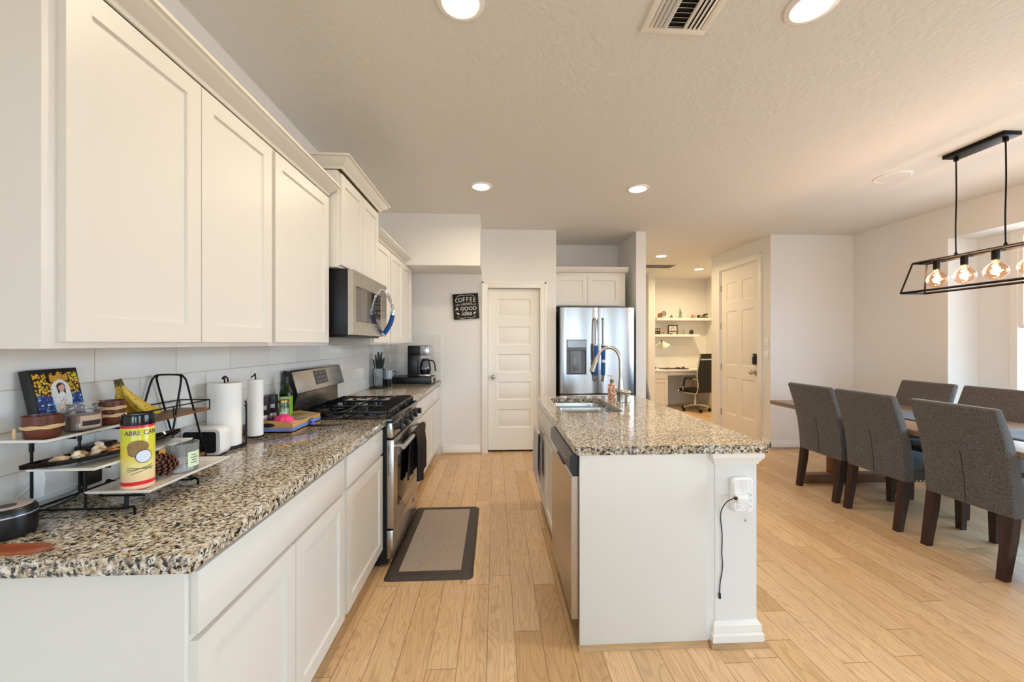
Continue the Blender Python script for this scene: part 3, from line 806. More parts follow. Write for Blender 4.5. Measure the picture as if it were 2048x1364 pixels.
# towel over the oven handle
def ot(u, v):
    y = 2.785 + 0.35 * u + 0.02 * math.sin(v * 3)
    f = 0.012 * math.sin(u * 17 + 0.6) + 0.006 * math.sin(u * 31)
    s = (v - 0.45)
    if abs(s) < 0.05:
        a = s / 0.05 * PI / 2
        return (0.745 + 0.021 * math.sin(a), y, 0.737 + 0.021 * math.cos(a))
    dn = (abs(s) - 0.05)
    if s > 0: return (0.766 + f * min(1, dn * 5) + 0.008 * dn, y, 0.737 - dn * (0.62 + 0.10 * math.sin(u * 4.0)))
    return (0.724 - 0.012 * min(1, dn * 5) + 0.4 * f * min(1, dn * 5), y - 0.05 * dn * 2, 0.737 - dn * 0.75)
tag(cloth('oven_towel', M['browntowel'], ot, 40, 40, None, 0.006), 'dark brown towel draped over the oven door handle', 'towel')

# ------------------------------------------------------------------ microwave over the range
MY0, MY1 = 2.452, 3.197
mw = thing('microwave', 'stainless over-the-range microwave with a blue handle cover', 'microwave', (0.2, 2.82, 1.42))
MB().box(0.012, 0.418, MY0, MY1, 1.432, 1.836, 0.004).box(0.05, 0.40, MY0 + 0.03, MY1 - 0.03, 1.42, 1.432).build('case', M['steel_side'], mw)
m = panel_slab(MB(), FXP(0.452, MY0 + 0.002, 1.434), MY1 - MY0 - 0.004, 0.398, 0.032, [(0.05, MY1 - MY0 - 0.15, 0.085, 0.305)], 0.004, 0.003)
md_ = m.build('door', M['steel_h'], mw)
MB().box(0.4475, 0.4505, MY0 + 0.055, MY1 - 0.155, 1.522, 1.736).build('window', mat('microwave_window', '3a3430', 0.03, 0.0, spec=0.9), md_)
ARC = [(0.452, 3.085, 1.795), (0.475, 3.085, 1.775), (0.515, 3.085, 1.70), (0.528, 3.085, 1.625), (0.515, 3.085, 1.545), (0.475, 3.085, 1.47), (0.452, 3.085, 1.448)]
hdl = MB().tube(ARC, 0.0125, 12, 6, flat=0.7).build('handle', M['chrome'], md_)
arc = spline([Vector(p) for p in ARC], 6)
MB().tube(arc[20:33], 0.018, 12).build('handle_cover', M['blue'], mw)
for q in (arc[18:20], arc[33:35]): MB().tube(q, 0.019, 12).build('cover_band', M['bluewhite'], mw)

# ------------------------------------------------------------------ refrigerator
FX0, FX1, FY = 2.121, 3.045, 4.83
fr = thing('refrigerator', 'stainless french-door refrigerator standing in the alcove', 'refrigerator', ((FX0 + FX1) / 2, FY, 0))
MB().box(FX0 - 0.006, FX1 + 0.006, FY + 0.075, 5.66, 0.03, 1.80, 0.004).box(FX0 + 0.03, FX1 - 0.03, FY + 0.1, 5.6, 0, 0.03).build('body', M['steel_side'], fr)
xs = 2.591
def fdoor(a, b, z0, z1):
    m = MB()
    n = 10; rings = []
    for z, e in ((z0, 0.004), (z0 + 0.004, 0), (z1 - 0.004, 0), (z1, 0.004)):
        pts = []
        for i in range(n + 1):
            u = i / n; x = a + e + (b - a - 2 * e) * u
            ed = min(u, 1 - u) * (b - a)
            bulge = 0.012 * (1 - (2 * u - 1) ** 2) + (0.01 * min(1, ed / 0.012))
            pts.append((x, FY + 0.018 - bulge + e, z))
        pts += [(b - e, FY + 0.07, z), (a + e, FY + 0.07, z)]
        rings.append(pts)
    return m.loops(rings)
ld = fdoor(FX0, xs - 0.003, 0.756, 1.826).build('door', M['steel_v'], fr); rd = fdoor(xs + 0.003, FX1, 0.756, 1.826).build('door', M['steel_v'], fr)
tag(ld, 'left door with the water dispenser')
fdoor(FX0, FX1, 0.06, 0.744).build('freezer_drawer', M['steel_v'], fr)
gr_ = mat('dispenser_grey', '565c62', 0.4, 0.4)
yf = FY - 0.027
dp = panel_slab(MB(), FYN(2.195, yf, 0.995), 0.243, 0.43, 0.03, [(0.008, 0.235, 0.012, 0.295)], 0.018, 0.004).build('dispenser', gr_, ld)
MB().box(2.24, 2.375, yf + 0.006, yf + 0.016, 1.012, 1.29, 0.004).build('recess_panel', mat('dispenser_recess_panel', '777d83', 0.5, 0.0), dp)
MB().box(2.27, 2.335, yf + 0.0, yf + 0.008, 1.04, 1.26, 0.003).build('paddle', mat('dispenser_paddle', '6f767c', 0.35, 0.5), dp)
MB().box(2.203, 2.43, yf - 0.002, yf + 0.002, 1.33, 1.415).build('touch_panel', mat('dispenser_display', '8d979d', 0.2, 0.2), dp)
for (hx, dd) in ((xs - 0.045, ld), (xs + 0.05, rd)):
    A = [(hx, FY - 0.003, 1.68), (hx, FY - 0.035, 1.66), (hx, FY - 0.055, 1.52), (hx, FY - 0.062, 1.30), (hx, FY - 0.055, 1.07), (hx, FY - 0.035, 0.94), (hx, FY - 0.003, 0.92)]
    hh = MB().tube(A, 0.017, 12, 6, flat=0.8).build('handle', M['steel_v'], dd)
    sA = spline([Vector(p) for p in A], 6)
    def seg(z0, z1): return [p for p in sA if z0 <= p.z <= z1]
    def cut(z0, z1):
        pts = [Vector((hx, 0, z0 + (z1 - z0) * i / 5)) for i in range(6)]
        for p in pts:
            for q, r in zip(sA[:-1], sA[1:]):
                if r.z <= p.z <= q.z: p.y = q.y + (r.y - q.y) * ((q.z - p.z) / max(1e-6, q.z - r.z))
        return pts
    MB().tube(cut(1.35, 1.18), 0.024, 12).build('handle_cover', M['blue'], dd)
    MB().tube(cut(1.178, 1.145), 0.0235, 12).build('cover_band', M['bluewhite'], dd)
    MB().tube(cut(1.143, 0.99), 0.024, 12).build('handle_cover', M['blue'], dd)
    MB().tube(cut(1.375, 1.352), 0.0235, 12).build('cover_band', M['bluewhite'], dd)
MB().box(2.93, 3.005, FY + 0.002, FY + 0.006, 1.77, 1.80).build('door_label', mat('white_door_sticker', 'e8eaec', 0.4), rd)

# ------------------------------------------------------------------ coffee sign on the pantry wall
cs = thing('wall_sign', 'black square wooden sign about coffee hung crookedly beside the pantry door', 'sign', (0.954, WY - 0.02, 1.84))
SM = Matrix.Translation((0.954, WY - 0.028, 1.839)) @ Matrix.Rotation(math.radians(-3.6), 4, 'Y') @ frame((0, 0, 0), (1, 0, 0), (0, 0, 1))
m = MB(); m.M = SM; m.box(-0.158, 0.158, -0.158, 0.158, -0.024, 0.0, 0.002)
m.build('board', mat('sign_black_board', '0d0a0a', 0.6), cs)
m = MB()
up = SM @ Matrix.Translation((0, 0, 0.0008))
for i, ch in enumerate('COFFEE'):
    u = -0.108 + i * 0.0432
    text_into(m, ch, 0.075, up @ Matrix.Translation((u, 0.083 - 0.9 * u * u, 0)) @ Matrix.Rotation(-u * 1.1, 4, 'Z'), sx=0.85)
text_into(m, 'IS', 0.026, up @ Matrix.Translation((-0.05, 0.024, 0)))
text_into(m, 'ALWAYS', 0.04, up @ Matrix.Translation((0.02, 0.027, 0)), sx=0.72)
text_into(m, 'A GOOD', 0.062, up @ Matrix.Translation((0.0, -0.03, 0)), sx=1.05)
text_into(m, 'idea', 0.078, up @ Matrix.Translation((0.0, -0.088, 0)), shear=0.35)
m.M = up
m.box(-0.125, -0.072, 0.018, 0.024, 0, 0.0005).box(0.075, 0.128, 0.018, 0.024, 0, 0.0005)
def leafrow(v, sg, n=9):
    for i in range(n):
        for sd in (-1, 1):
            u = sd * (0.012 + i * 0.012); vv = v + sg * (0.010 * math.sin(i / (n - 1) * PI) - 0.014 * (i / (n - 1)) ** 2)
            a = sd * (0.6 if i % 2 else -0.6)
            c_, s_ = math.cos(a), math.sin(a)
            m.face([(u + c_ * p - s_ * q, vv + s_ * p + c_ * q, 0.0004) for p, q in ((-0.008, 0), (0, 0.0035), (0.008, 0), (0, -0.0035))])
leafrow(0.133, 1); leafrow(-0.14, -1)
for sd in (-1, 1):
    m.face([(sd * p, q, 0.0004) for p, q in ((0.085, -0.09), (0.105, -0.075), (0.125, -0.072), (0.11, -0.092), (0.09, -0.105))])
m.build('lettering', mat('sign_white_print', 'e9e4dc', 0.7), cs, smooth=0)

# ------------------------------------------------------------------ kitchen mat
km = thing('kitchen_mat', 'taupe kitchen mat with dark brown border in front of the range', 'mat', (0.925, 2.825, 0))
m = MB()
m.loops([rrect(0.925, 2.825, 0.52, 1.01, 0.03, 0.0), rrect(0.925, 2.825, 0.52, 1.01, 0.03, 0.004), rrect(0.925, 2.825, 0.49, 0.98, 0.025, 0.016), rrect(0.925, 2.825, 0.46, 0.95, 0.02, 0.018)])
m.build('border', M['matedge'], km)
MB().box(0.925 - 0.185, 0.925 + 0.185, 2.825 - 0.435, 2.825 + 0.435, 0.0175, 0.0195).build('centre', M['matfab'], km)

# ------------------------------------------------------------------ dining table, runner, chairs
TX0, TX1, TY0, TY1, TZ = 4.335, 5.43, 1.72, 4.20, 0.755
dt = thing('dining_table', 'long wooden trestle dining table beside the window', 'table', ((TX0 + TX1) / 2, (TY0 + TY1) / 2, 0))
MB().box(TX0, TX1, TY0, TY1, TZ - 0.042, TZ, 0.004).build('tabletop', M['tablewood'], dt)
for y in (3.78, 2.07):
    m = MB().box(4.36, 5.40, y - 0.05, y + 0.05, 0.0, 0.085, 0.006).box(4.50, 5.26, y - 0.05, y + 0.05, 0.645, 0.712, 0.006)
    for x in (4.655, 4.82): m.box(x, x + 0.085, y - 0.045, y + 0.045, 0.08, 0.65, 0.004)
    m.build('trestle', M['tablebase'], dt)
MB().box(4.825, 4.90, 2.11, 3.74, 0.30, 0.40, 0.004).build('stretcher', M['tablebase'], dt)
def rn(u, v): return (4.675 + 0.42 * u + 0.004 * math.sin(v * 23), 1.95 + 2.1 * v, TZ + 0.0035 + 0.0015 * math.sin(v * 60 + u * 3))
tag(cloth('table_runner', M['runner'], rn, 8, 60, None, 0.003), 'dark navy fabric runner along the middle of the dining table', 'table runner')

def make_chair(label, x, y, rz, group):
    t = thing('dining_chair', label, 'chair', (0, 0, 0), 0, group)
    W2 = 0.235
    back = [(0.048, 0.365), (0.04, 0.50), (0.022, 0.64), (-0.015, 0.80), (-0.075, 0.985), (-0.062, 1.0), (-0.03, 1.002), (-0.018, 0.99), (0.05, 0.82), (0.095, 0.66), (0.118, 0.50), (0.122, 0.365)]
    MB().prism(back, 'y', -W2, W2, 0.012, 3).build('backrest', M['chairfab'], t, smooth=50)
    pts = [(0.0478 - 0.0005, 0, 0.372), (0.0395, 0, 0.50), (0.0215, 0, 0.64)]
    MB().tube([(px - 0.0005, 0, pz) for px, _, pz in pts] + [(0.006, 0, 0.70)], 0.0032, 6, 3).build('seam', M['runner'], t)
    m = MB().box(0.10, 0.56, -W2, W2, 0.365, 0.445, 0.012, 3)
    st = m.build('seat', M['chairfab'], t, smooth=50)
    MB().box(0.105, 0.56, -W2 + 0.003, W2 - 0.003, 0.43, 0.492, 0.025, 4).build('cushion', M['chairfab'], st, smooth=60)
    m = MB()
    for i in range(15):
        xx = 0.135 + i * 0.029
        for sy in (-1, 1): m.sph((xx, sy * W2, 0.378), 0.006, 8)
    for i in range(15): m.sph((0.56, -W2 + 0.02 + i * 0.031, 0.378), 0.006, 8)
    tag(m.build('nailhead_trim', M['nickel'], st), 'row of brass-toned nailheads')
    for sy in (-1, 1):
        yy = sy * (W2 - 0.03)
        m = MB(); a, b = 0.026, 0.021
        m.loops([[(0.075 - a, yy - a, 0.37), (0.075 + a, yy - a, 0.37), (0.075 + a, yy + a, 0.37), (0.075 - a, yy + a, 0.37)],
                 [(0.062 - a, yy - a, 0.25), (0.062 + a, yy - a, 0.25), (0.062 + a, yy + a, 0.25), (0.062 - a, yy + a, 0.25)],
                 [(0.022 - b, yy - b, 0.0), (0.022 + b, yy - b, 0.0), (0.022 + b, yy + b, 0.0), (0.022 - b, yy + b, 0.0)]])
        m.build('leg', M['darkwood'], t)
        m = MB(); m.loops([[(0.525 - c, yy - c, z), (0.525 + c, yy - c, z), (0.525 + c, yy + c, z), (0.525 - c, yy + c, z)] for z, c in ((0.37, 0.026), (0.0, 0.02))])
        m.build('leg', M['darkwood'], t)
    t.location = (x, y, 0); t.rotation_euler = (0, 0, rz)
    return t
ch0 = make_chair('charcoal upholstered dining chair nearest the camera, on the kitchen side of the table', 4.25, 2.36, 0, 'charcoal dining chairs')
for lab, x, y, rz in (('charcoal dining chair in the middle of the row on the kitchen side of the table', 4.25, 2.965, 0.015),
                      ('charcoal dining chair at the far end of the row on the kitchen side', 4.245, 3.487, 0),
                      ('charcoal dining chair across the table toward the far end, back partly hidden', 5.515, 3.665, PI),
                      ('charcoal dining chair across the table nearer the window edge of the photo', 5.515, 3.12, PI)):
    c = copy_tree(ch0); c.location = (x, y, 0); c.rotation_euler = (0, 0, rz); c['label'] = lab

# ------------------------------------------------------------------ pendant over the table
PX, PY = 4.785, 2.66
pd = thing('pendant_light', 'black trapezoid frame pendant with four globe bulbs above the table', 'pendant light', (PX, PY, CEIL))
MB().box(PX - 0.065, PX + 0.065, PY - 0.185, PY + 0.185, CEIL - 0.028, CEIL, 0.003).build('canopy', M['blackmetal'], pd)
ZT, ZB = 2.03, 1.795
for sy in (1, -1):
    y = PY + sy * 0.145
    m = MB().cyl((PX, y, CEIL - 0.055), (PX, y, CEIL - 0.027), 0.014).tube([(PX, y, CEIL - 0.05), (PX + 0.003, y, 2.5), (PX - 0.003, y, 2.25), (PX, y, ZT + 0.03)], 0.0045, 8, 6).cyl((PX, y, ZT), (PX, y, ZT + 0.035), 0.014, 0.008)
    m.build('cord', M['blackmetal'], pd)
m = MB(); t_ = 0.0085
YT, YB = 0.40, 0.455
T = [(PX + sx * 0.062, PY + sy * YT, ZT) for sx, sy in ((-1, -1), (1, -1), (1, 1), (-1, 1))]
Bt = [(PX + sx * 0.105, PY + sy * YB, ZB) for sx, sy in ((-1, -1), (1, -1), (1, 1), (-1, 1))]
for L in (T, Bt):
    for i in range(4): m.tube([L[i], L[(i + 1) % 4]], t_, 4)
for a, b in zip(T, Bt): m.tube([a, b], t_, 4)
m.box(PX - 0.01, PX + 0.01, PY - YT, PY + YT, ZT - 0.006, ZT + 0.006)
for k in range(4): m.box(PX - 0.062, PX + 0.062, PY - 0.275 + k * 0.183 - 0.008, PY - 0.275 + k * 0.183 + 0.008, ZT - 0.006, ZT + 0.004)
m.build('frame', M['blackmetal'], pd)
M['bulbglass'] = glass('clear_bulb_glass', 'ffe9d6', 0.4)
M['filament'] = emis('glowing_filament', 'ffb878', 45)
for k in range(4):
    y = PY - 0.275 + k * 0.183
    sc = MB().cyl((PX, y, ZT - 0.07), (PX, y, ZT), 0.022).build('socket', M['blackmetal'], pd)
    b = MB().lathe([(0.016, -0.068), (0.02, -0.085), (0.036, -0.10), (0.056, -0.122), (0.063, -0.148), (0.056, -0.175), (0.036, -0.196), (0.012, -0.206)], (PX, y, ZT), 28)
    bo = b.build('bulb', M['bulbglass'], pd, smooth=80)
    f = MB().tube([(PX + 0.017 * math.cos(a * 1.9), y + 0.017 * math.sin(a * 1.9), ZT - 0.105 - a * 0.0075) for a in range(11)], 0.005, 6, 3)
    f.build('filament', M['filament'], bo)
    l = bpy.data.lights.new('bulb_light', 'POINT'); l.energy = 5.0; l.color = (1, 0.80, 0.60); l.shadow_soft_size = 0.03
    lo = bpy.data.objects.new('bulb_light', l); C.objects.link(lo); lo.parent = pd; lo.location = (0, y - PY, ZT - 0.15 - CEIL)

# ------------------------------------------------------------------ ceiling fittings
M['canlens'] = emis('lit_downlight_lens', 'ffe9c4', 14)
def downlight(label, x, y, watts, r=0.075):
    t = thing('recessed_light', label, 'ceiling light', (x, y, CEIL), 0, 'recessed ceiling lights')
    MB().lathe([(r + 0.026, 0.0), (r + 0.024, -0.006), (r + 0.005, -0.011), (r, -0.009), (r, -0.004), (r, 0.0)], (x, y, CEIL), 36, False, False).build('trim_ring', M['white'], t)
    MB().cyl((x, y, CEIL - 0.0005), (x, y, CEIL - 0.006), r + 0.001, n=36).build('lens', M['canlens'], t)
    l = bpy.data.lights.new('downlight_lamp', 'AREA'); l.shape = 'DISK'; l.size = 2 * r; l.energy = watts; l.color = WARM if y < 5 else (1.0, 0.77, 0.46); l.spread = math.radians(165)
    o = bpy.data.objects.new('downlight_lamp', l); C.objects.link(o); o.parent = t; o.location = (0, 0, -0.013)
downlight('lit recessed ceiling light nearest the range wall, by the top edge of the photo', 1.172, 1.655, 5)
downlight('lit recessed ceiling light at the top edge of the photo, right of the vent', 2.65, 1.60, 5.5)
downlight('lit recessed ceiling light in front of the pantry wall soffit', 1.189, 3.60, 5.5)
downlight('lit recessed ceiling light in front of the refrigerator alcove', 2.63, 3.58, 5.5)
downlight('lit recessed ceiling light in the hall nearer the kitchen', 4.03, 6.33, 10)
downlight('lit recessed ceiling light above the desk nook', 5.23, 7.40, 16)
sp_ = thing('ceiling_speaker', 'flat round white ceiling disc beside the pendant', 'ceiling disc', (4.72, 3.22, CEIL))
MB().lathe([(0.128, 0), (0.126, -0.006), (0.112, -0.009), (0.108, -0.006)], (4.72, 3.22, CEIL), 40, False, False).build('rim', M['white'], sp_)
MB().cyl((4.72, 3.22, CEIL), (4.72, 3.22, CEIL - 0.0065), 0.109, n=40).build('cover', M['ceiling'], sp_)
def vent(name, label, x0, x1, y0, y1, tri):
    t = thing(name, label, 'air vent', ((x0 + x1) / 2, (y0 + y1) / 2, CEIL))
    b = 0.03; z = CEIL
    m = MB().box(x0, x1, y0, y0 + b, z - 0.008, z, 0.002).box(x0, x1, y1 - b, y1, z - 0.008, z, 0.002).box(x0, x0 + b, y0 + b, y1 - b, z - 0.008, z, 0.002).box(x1 - b, x1, y0 + b, y1 - b, z - 0.008, z, 0.002)
    m.build('frame', M['trim'], t)
    MB().box(x0 + b, x1 - b, y0 + b, y1 - b, z - 0.001, z).build('duct_shade', M['dark'], t)  # flat dark sheet painting the shade above the louvres, no hollow behind
    m = MB(); ix0, ix1, iy0, iy1 = x0 + b, x1 - b, y0 + b, y1 - b
    def slat(p0, p1, tilt):
        p0, p1 = Vector(p0), Vector(p1); d = (p1 - p0).normalized(); s = Vector((-d.y, d.x, 0)) * 0.0085
        u = Vector((0, 0, 0.006))
        a = [p0 - s * tilt - u, p1 - s * tilt - u, p1 + s * tilt + u * 0.6, p0 + s * tilt + u * 0.6]
        m.loops([[tuple(q) for q in a], [tuple(q + Vector((0, 0, 0.0012)) + s * 0.1) for q in a]])
    zz = z - 0.006
    if tri:
        xa, xb = ix0 + (ix1 - ix0) * 0.33, ix0 + (ix1 - ix0) * 0.67
        m.box(xa - 0.004, xa + 0.004, iy0, iy1, z - 0.009, z - 0.002).box(xb - 0.004, xb + 0.004, iy0, iy1, z - 0.009, z - 0.002)
        n = 4
        for i in range(n):
            f = (i + 0.5) / n
            slat((ix0 + (xa - ix0) * f, iy0, zz), (ix0 + (xa - ix0) * f, iy1, zz), 0.7)
            slat((xb + (ix1 - xb) * f, iy0, zz), (xb + (ix1 - xb) * f, iy1, zz), -1)
        k = int((iy1 - iy0) / 0.024)
        for i in range(k): slat((xa, iy0 + (iy1 - iy0) * (i + 0.5) / k, zz), (xb, iy0 + (iy1 - iy0) * (i + 0.5) / k, zz), 0.8)
    else:
        k = int((iy1 - iy0) / 0.024)
        for i in range(k): slat((ix0, iy0 + (iy1 - iy0) * (i + 0.5) / k, zz), (ix1, iy0 + (iy1 - iy0) * (i + 0.5) / k, zz), 1)
    m.build('louvres', M['trim'], t)
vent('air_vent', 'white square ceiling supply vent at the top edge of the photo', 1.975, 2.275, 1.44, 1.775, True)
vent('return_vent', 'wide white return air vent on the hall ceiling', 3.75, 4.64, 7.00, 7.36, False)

# ------------------------------------------------------------------ near counter: three-tier tray stand and what it carries
CT = 0.914
BM = M['blackmetal']
YA, YB_ = 1.145, 1.375
ts = thing('tiered_stand', 'black wire three-tier stand on the near countertop', 'tray stand', (0.2, 1.27, CT))
TR = [(0.285, 1.13, 0.975), (0.195, 1.075, 1.055), (0.105, 1.05, 1.135)]     # tray centre x, near y, top z
m = MB()
for y in (YA, YB_):
    m.tube([(0.045, y, CT + 0.012), (0.30, y, CT + 0.012)], 0.0032, 8)
    m.tube([(0.30, y, CT + 0.012), (0.315, y - 0.003, CT + 0.018), (0.33, y - 0.012, CT + 0.014), (0.338, y - 0.022, CT + 0.004)], 0.0035, 8, 4)
    m.tube([(0.045, y, CT + 0.012), (0.035, y, CT + 0.016), (0.028, y, CT + 0.004)], 0.0035, 8, 3)
m.tube([(0.048, YA, CT + 0.012), (0.048, YB_, CT + 0.012)], 0.0032, 8)
m.build('base', BM, ts)
for (tx, ty, tz), px in zip(TR, (0.298, 0.19, 0.05)):
    for y in (YA, 1.27 if tz > 1.1 else YB_):
        m = MB().tube([(px, y, CT + 0.012), (px, y, tz - 0.014)], 0.0032, 8).tube([(px, y, tz - 0.05), (px, y, tz - 0.014)], 0.005, 8)
        m.tube([(tx - 0.06, y, tz - 0.013), (tx + 0.06, y, tz - 0.013)], 0.003, 6)
        m.build('post', BM, ts)
for (tx, ty, tz), lab in zip(TR, ('lowest white tray of the tiered stand, holding can and pine cone', 'middle white tray of the tiered stand, under the black seashell dish', 'top white tray of the tiered stand, holding pots and painting')):
    m = MB(); w, L = 0.17, (0.262 if tz > 1.1 else 0.335); yc = ty + L / 2
    rings = []
    for (e, z, up_) in ((-0.022, -0.009, 0), (-0.003, -0.003, 1), (0.0, 0.003, 1), (-0.004, 0.004, 1), (-0.03, -0.003, 0)):
        pts = []
        for sx, sy in ((-1, -1), (1, -1), (1, 1), (-1, 1)):
            pts.append((tx + sx * (w / 2 + e), yc + sy * (L / 2 + e), tz + z))
        rings.append(pts)
    m.loops(rings)
    tag(m.build('serving_tray', M['porcelain'], None, (tx, yc, tz), smooth=15), lab, 'tray', 'white trays of the tiered stand')

# printed canister
def can_mat():
    t = NT('canister_print'); p = t.pos(); sx = t.n('ShaderNodeSeparateXYZ', Vector=p); z = sx.outputs[2]
    body = t.ramp(t.math('DIVIDE', z, 0.19), [(0.0, lin('e9c3a4')), (0.06, lin('e9c3a4')), (0.065, lin('d8202c')), (0.115, lin('d8202c')), (0.12, lin('efc9a2')), (0.30, lin('efe0a0')), (0.50, lin('e6d04a')), (0.80, lin('c6cf2e')), (0.895, lin('d7d22e')), (0.90, lin('d01f4e')), (0.955, lin('d01f4e')), (0.96, lin('15120f'))], 'LINEAR')
    t.P(Base__Color=body, Roughness=0.22)
    return t.m
can = thing('canister', 'tall printed canister with black lid on the lowest tray', 'canister', (0.300, 1.178, 0.975))
CR = 0.0365
MB().lathe([(CR - 0.002, 0.0), (CR, 0.003), (CR, 0.186), (CR - 0.001, 0.188)], (0.300, 1.178, 0.975), 40).build('body', can_mat(), can)
m = MB().lathe([(CR + 0.0008, 0.178), (CR + 0.0015, 0.188), (CR - 0.001, 0.205), (CR - 0.004, 0.208), (CR - 0.006, 0.205), (0, 0.205)], (0.300, 1.178, 0.975), 40, True, False)
m.build('lid', M['enamel'], can)
FACE = -PI / 2 + 0.85      # direction the label faces, towards the room
def wrap(p, a0=FACE, r=CR + 0.0006, z0=0.975, c=(0.300, 1.178)):
    a = a0 + p.x / r
    return Vector((c[0] + (r + p.z) * math.cos(a), c[1] + (r + p.z) * math.sin(a), z0 + p.y))
m = MB(); text_into(m, 'ABRE CAN', 0.0185, None, 0.0003, 'CENTER', lambda p: wrap(Vector((p.x * 0.86 + 0.002, p.y + 0.157, p.z))))
m.build('lettering', mat('canister_purple_print', '6a1f6e', 0.4), can, smooth=0)
def disc(m, u, v, rx, ry, n=24, lift=0.0004):
    rings = [[tuple(wrap(Vector((u + rx * f * math.cos(2 * PI * k / n), v + ry * f * math.sin(2 * PI * k / n), lift)))) for k in range(n)] for f in (0.05, 0.3, 0.55, 0.8, 1.0)]
    m.loops(rings, True, True, False)
m = MB(); disc(m, -0.006, 0.118, 0.024, 0.019, 24, 0.0002); disc(m, -0.012, 0.105, 0.016, 0.014, 20, 0.0003)
m.build('print_coconut', mat('canister_brown_print', '8a6a34', 0.4, var=(300, 0.4)), can, smooth=0)
m = MB(); disc(m, 0.007, 0.091, 0.0185, 0.0185, 28, 0.0005)
cc = m.build('print_disc', mat('canister_dark_ring', '3b3a4a', 0.4), can, smooth=0)
m = MB(); disc(m, 0.007, 0.091, 0.0165, 0.0165, 28, 0.0008)
m.build('print_disc_centre', mat('canister_pale_print', 'd9e0ee', 0.4), cc, smooth=0)
m = MB()
for (a, b) in (((-0.03, 0.062), (0.028, 0.052)), ((-0.028, 0.05), (0.027, 0.064)), ((-0.02, 0.043), (0.026, 0.057)), ((-0.03, 0.055), (0.03, 0.058))):
    for i in range(8):
        u0 = a[0] + (b[0] - a[0]) * i / 8; u1 = a[0] + (b[0] - a[0]) * (i + 1) / 8
        v0 = a[1] + (b[1] - a[1]) * i / 8; v1 = a[1] + (b[1] - a[1]) * (i + 1) / 8
        m.face([tuple(wrap(Vector(q))) for q in ((u0, v0, 0.0005), (u1, v1, 0.0005), (u1, v1 + 0.0014, 0.0005), (u0, v0 + 0.0014, 0.0005))])
m.build('print_twigs', mat('canister_twig_print', '4b3a20', 0.4), can, smooth=0)

# pine cone lying on the lowest tray
pc = thing('pine_cone', 'brown pine cone lying on the lowest tray beside the canister', 'pine cone', (0.305, 1.265, 0.975))
R0 = Matrix.Translation((0.305, 1.252, 1.015)) @ Matrix.Rotation(math.radians(62), 4, 'X') @ Matrix.Rotation(0.3, 4, 'Z')
m = MB(); m.M = R0
m.lathe([(0.004, -0.038), (0.018, -0.03), (0.024, -0.005), (0.018, 0.022), (0.004, 0.038)], (0, 0, 0), 14)
m.build('core', mat('pine_cone_core', '2a160e', 0.8), pc)
m = MB()
for k in range(64):
    f = k / 63; a = k * 2.39996; z = -0.034 + 0.07 * f
    r = 0.020 + 0.012 * math.sin(min(1, f * 1.15) * PI)
    ln = 0.0165 * (1 - 0.5 * f)
    m.M = R0 @ Matrix.Rotation(a, 4, 'Z') @ Matrix.Translation((r * 0.66, 0, z)) @ Matrix.Rotation(math.radians(-25 - 35 * f), 4, 'Y')
    w = 0.0085 * (1 - 0.45 * f)
    m.loops([[(0, -w * 0.4, -0.001), (0, w * 0.4, -0.001), (0, w * 0.4, 0.001), (0, -w * 0.4, 0.001)],
             [(ln * 0.8, -w, -0.002), (ln * 0.8, w, -0.002), (ln * 0.8, w, 0.002), (ln * 0.8, -w, 0.002)],
             [(ln * 1.25, -w * 0.35, 0.001), (ln * 1.25, w * 0.35, 0.001), (ln * 1.25, w * 0.35, 0.004), (ln * 1.25, -w * 0.35, 0.004)]])
m.build('scales', mat('pine_cone_scales', '6b3f2a', 0.7, var=(60, 0.45)), pc, smooth=20)

def candle_glass(name, label, x, y, z, r, h, tint, label_col):
    t = thing(name, label, 'candle', (x, y, z))
    m = MB().lathe([(r - 0.004, 0), (r, 0.004), (r, h), (r - 0.0025, h), (r - 0.003, 0.012), (0, 0.010)], (x, y, z), 36, True, False)
    m.build('glass', glass('candle_glass_' + name, tint, 1.0, reflect_white=0.14), t)
    return t
M['wax_rose'] = mat('rose_wax', '9c7d72', 0.5)
cg = candle_glass('glass_candle', 'clear glass candle with pale green label on the lowest tray', 0.310, 1.325, 0.975, 0.042, 0.088, 'eef0f2', None)
MB().cyl((0.310, 1.325, 0.987), (0.310, 1.325, 0.999), 0.0385, n=32).build('wax', mat('candle_wax_pale', 'e8e2da', 0.4), cg)
def patch(u0, u1, v0, v1, r, c, z0, a0, n=10):
    m = MB()
    for i in range(n):
        a = a0 + (u0 + (u1 - u0) * i / n) / r; b = a0 + (u0 + (u1 - u0) * (i + 1) / n) / r
        m.face([(c[0] + r * math.cos(q), c[1] + r * math.sin(q), z0 + v) for q, v in ((a, v0), (b, v0), (b, v1), (a, v1))])
    return m
patch(-0.02, 0.022, 0.014, 0.062, 0.0425, (0.310, 1.325), 0.975, -0.15).build('label', mat('pale_green_label', 'd3e3bf', 0.6), cg)
m = MB()
for k, (a, b) in enumerate(((-0.010, 0.004), (-0.012, 0.010), (-0.009, 0.006), (-0.012, 0.008))):
    p_ = patch(a, b, 0.05 - k * 0.008, 0.0525 - k * 0.008, 0.0428, (0.310, 1.325), 0.975, -0.15, 4)
    me = bpy.data.meshes.new('t'); p_.bm.to_mesh(me); m.bm.from_mesh(me); p_.bm.free(); bpy.data.meshes.remove(me)
m.build('label_print', mat('label_dark_print', '4a4f42', 0.6), cg)

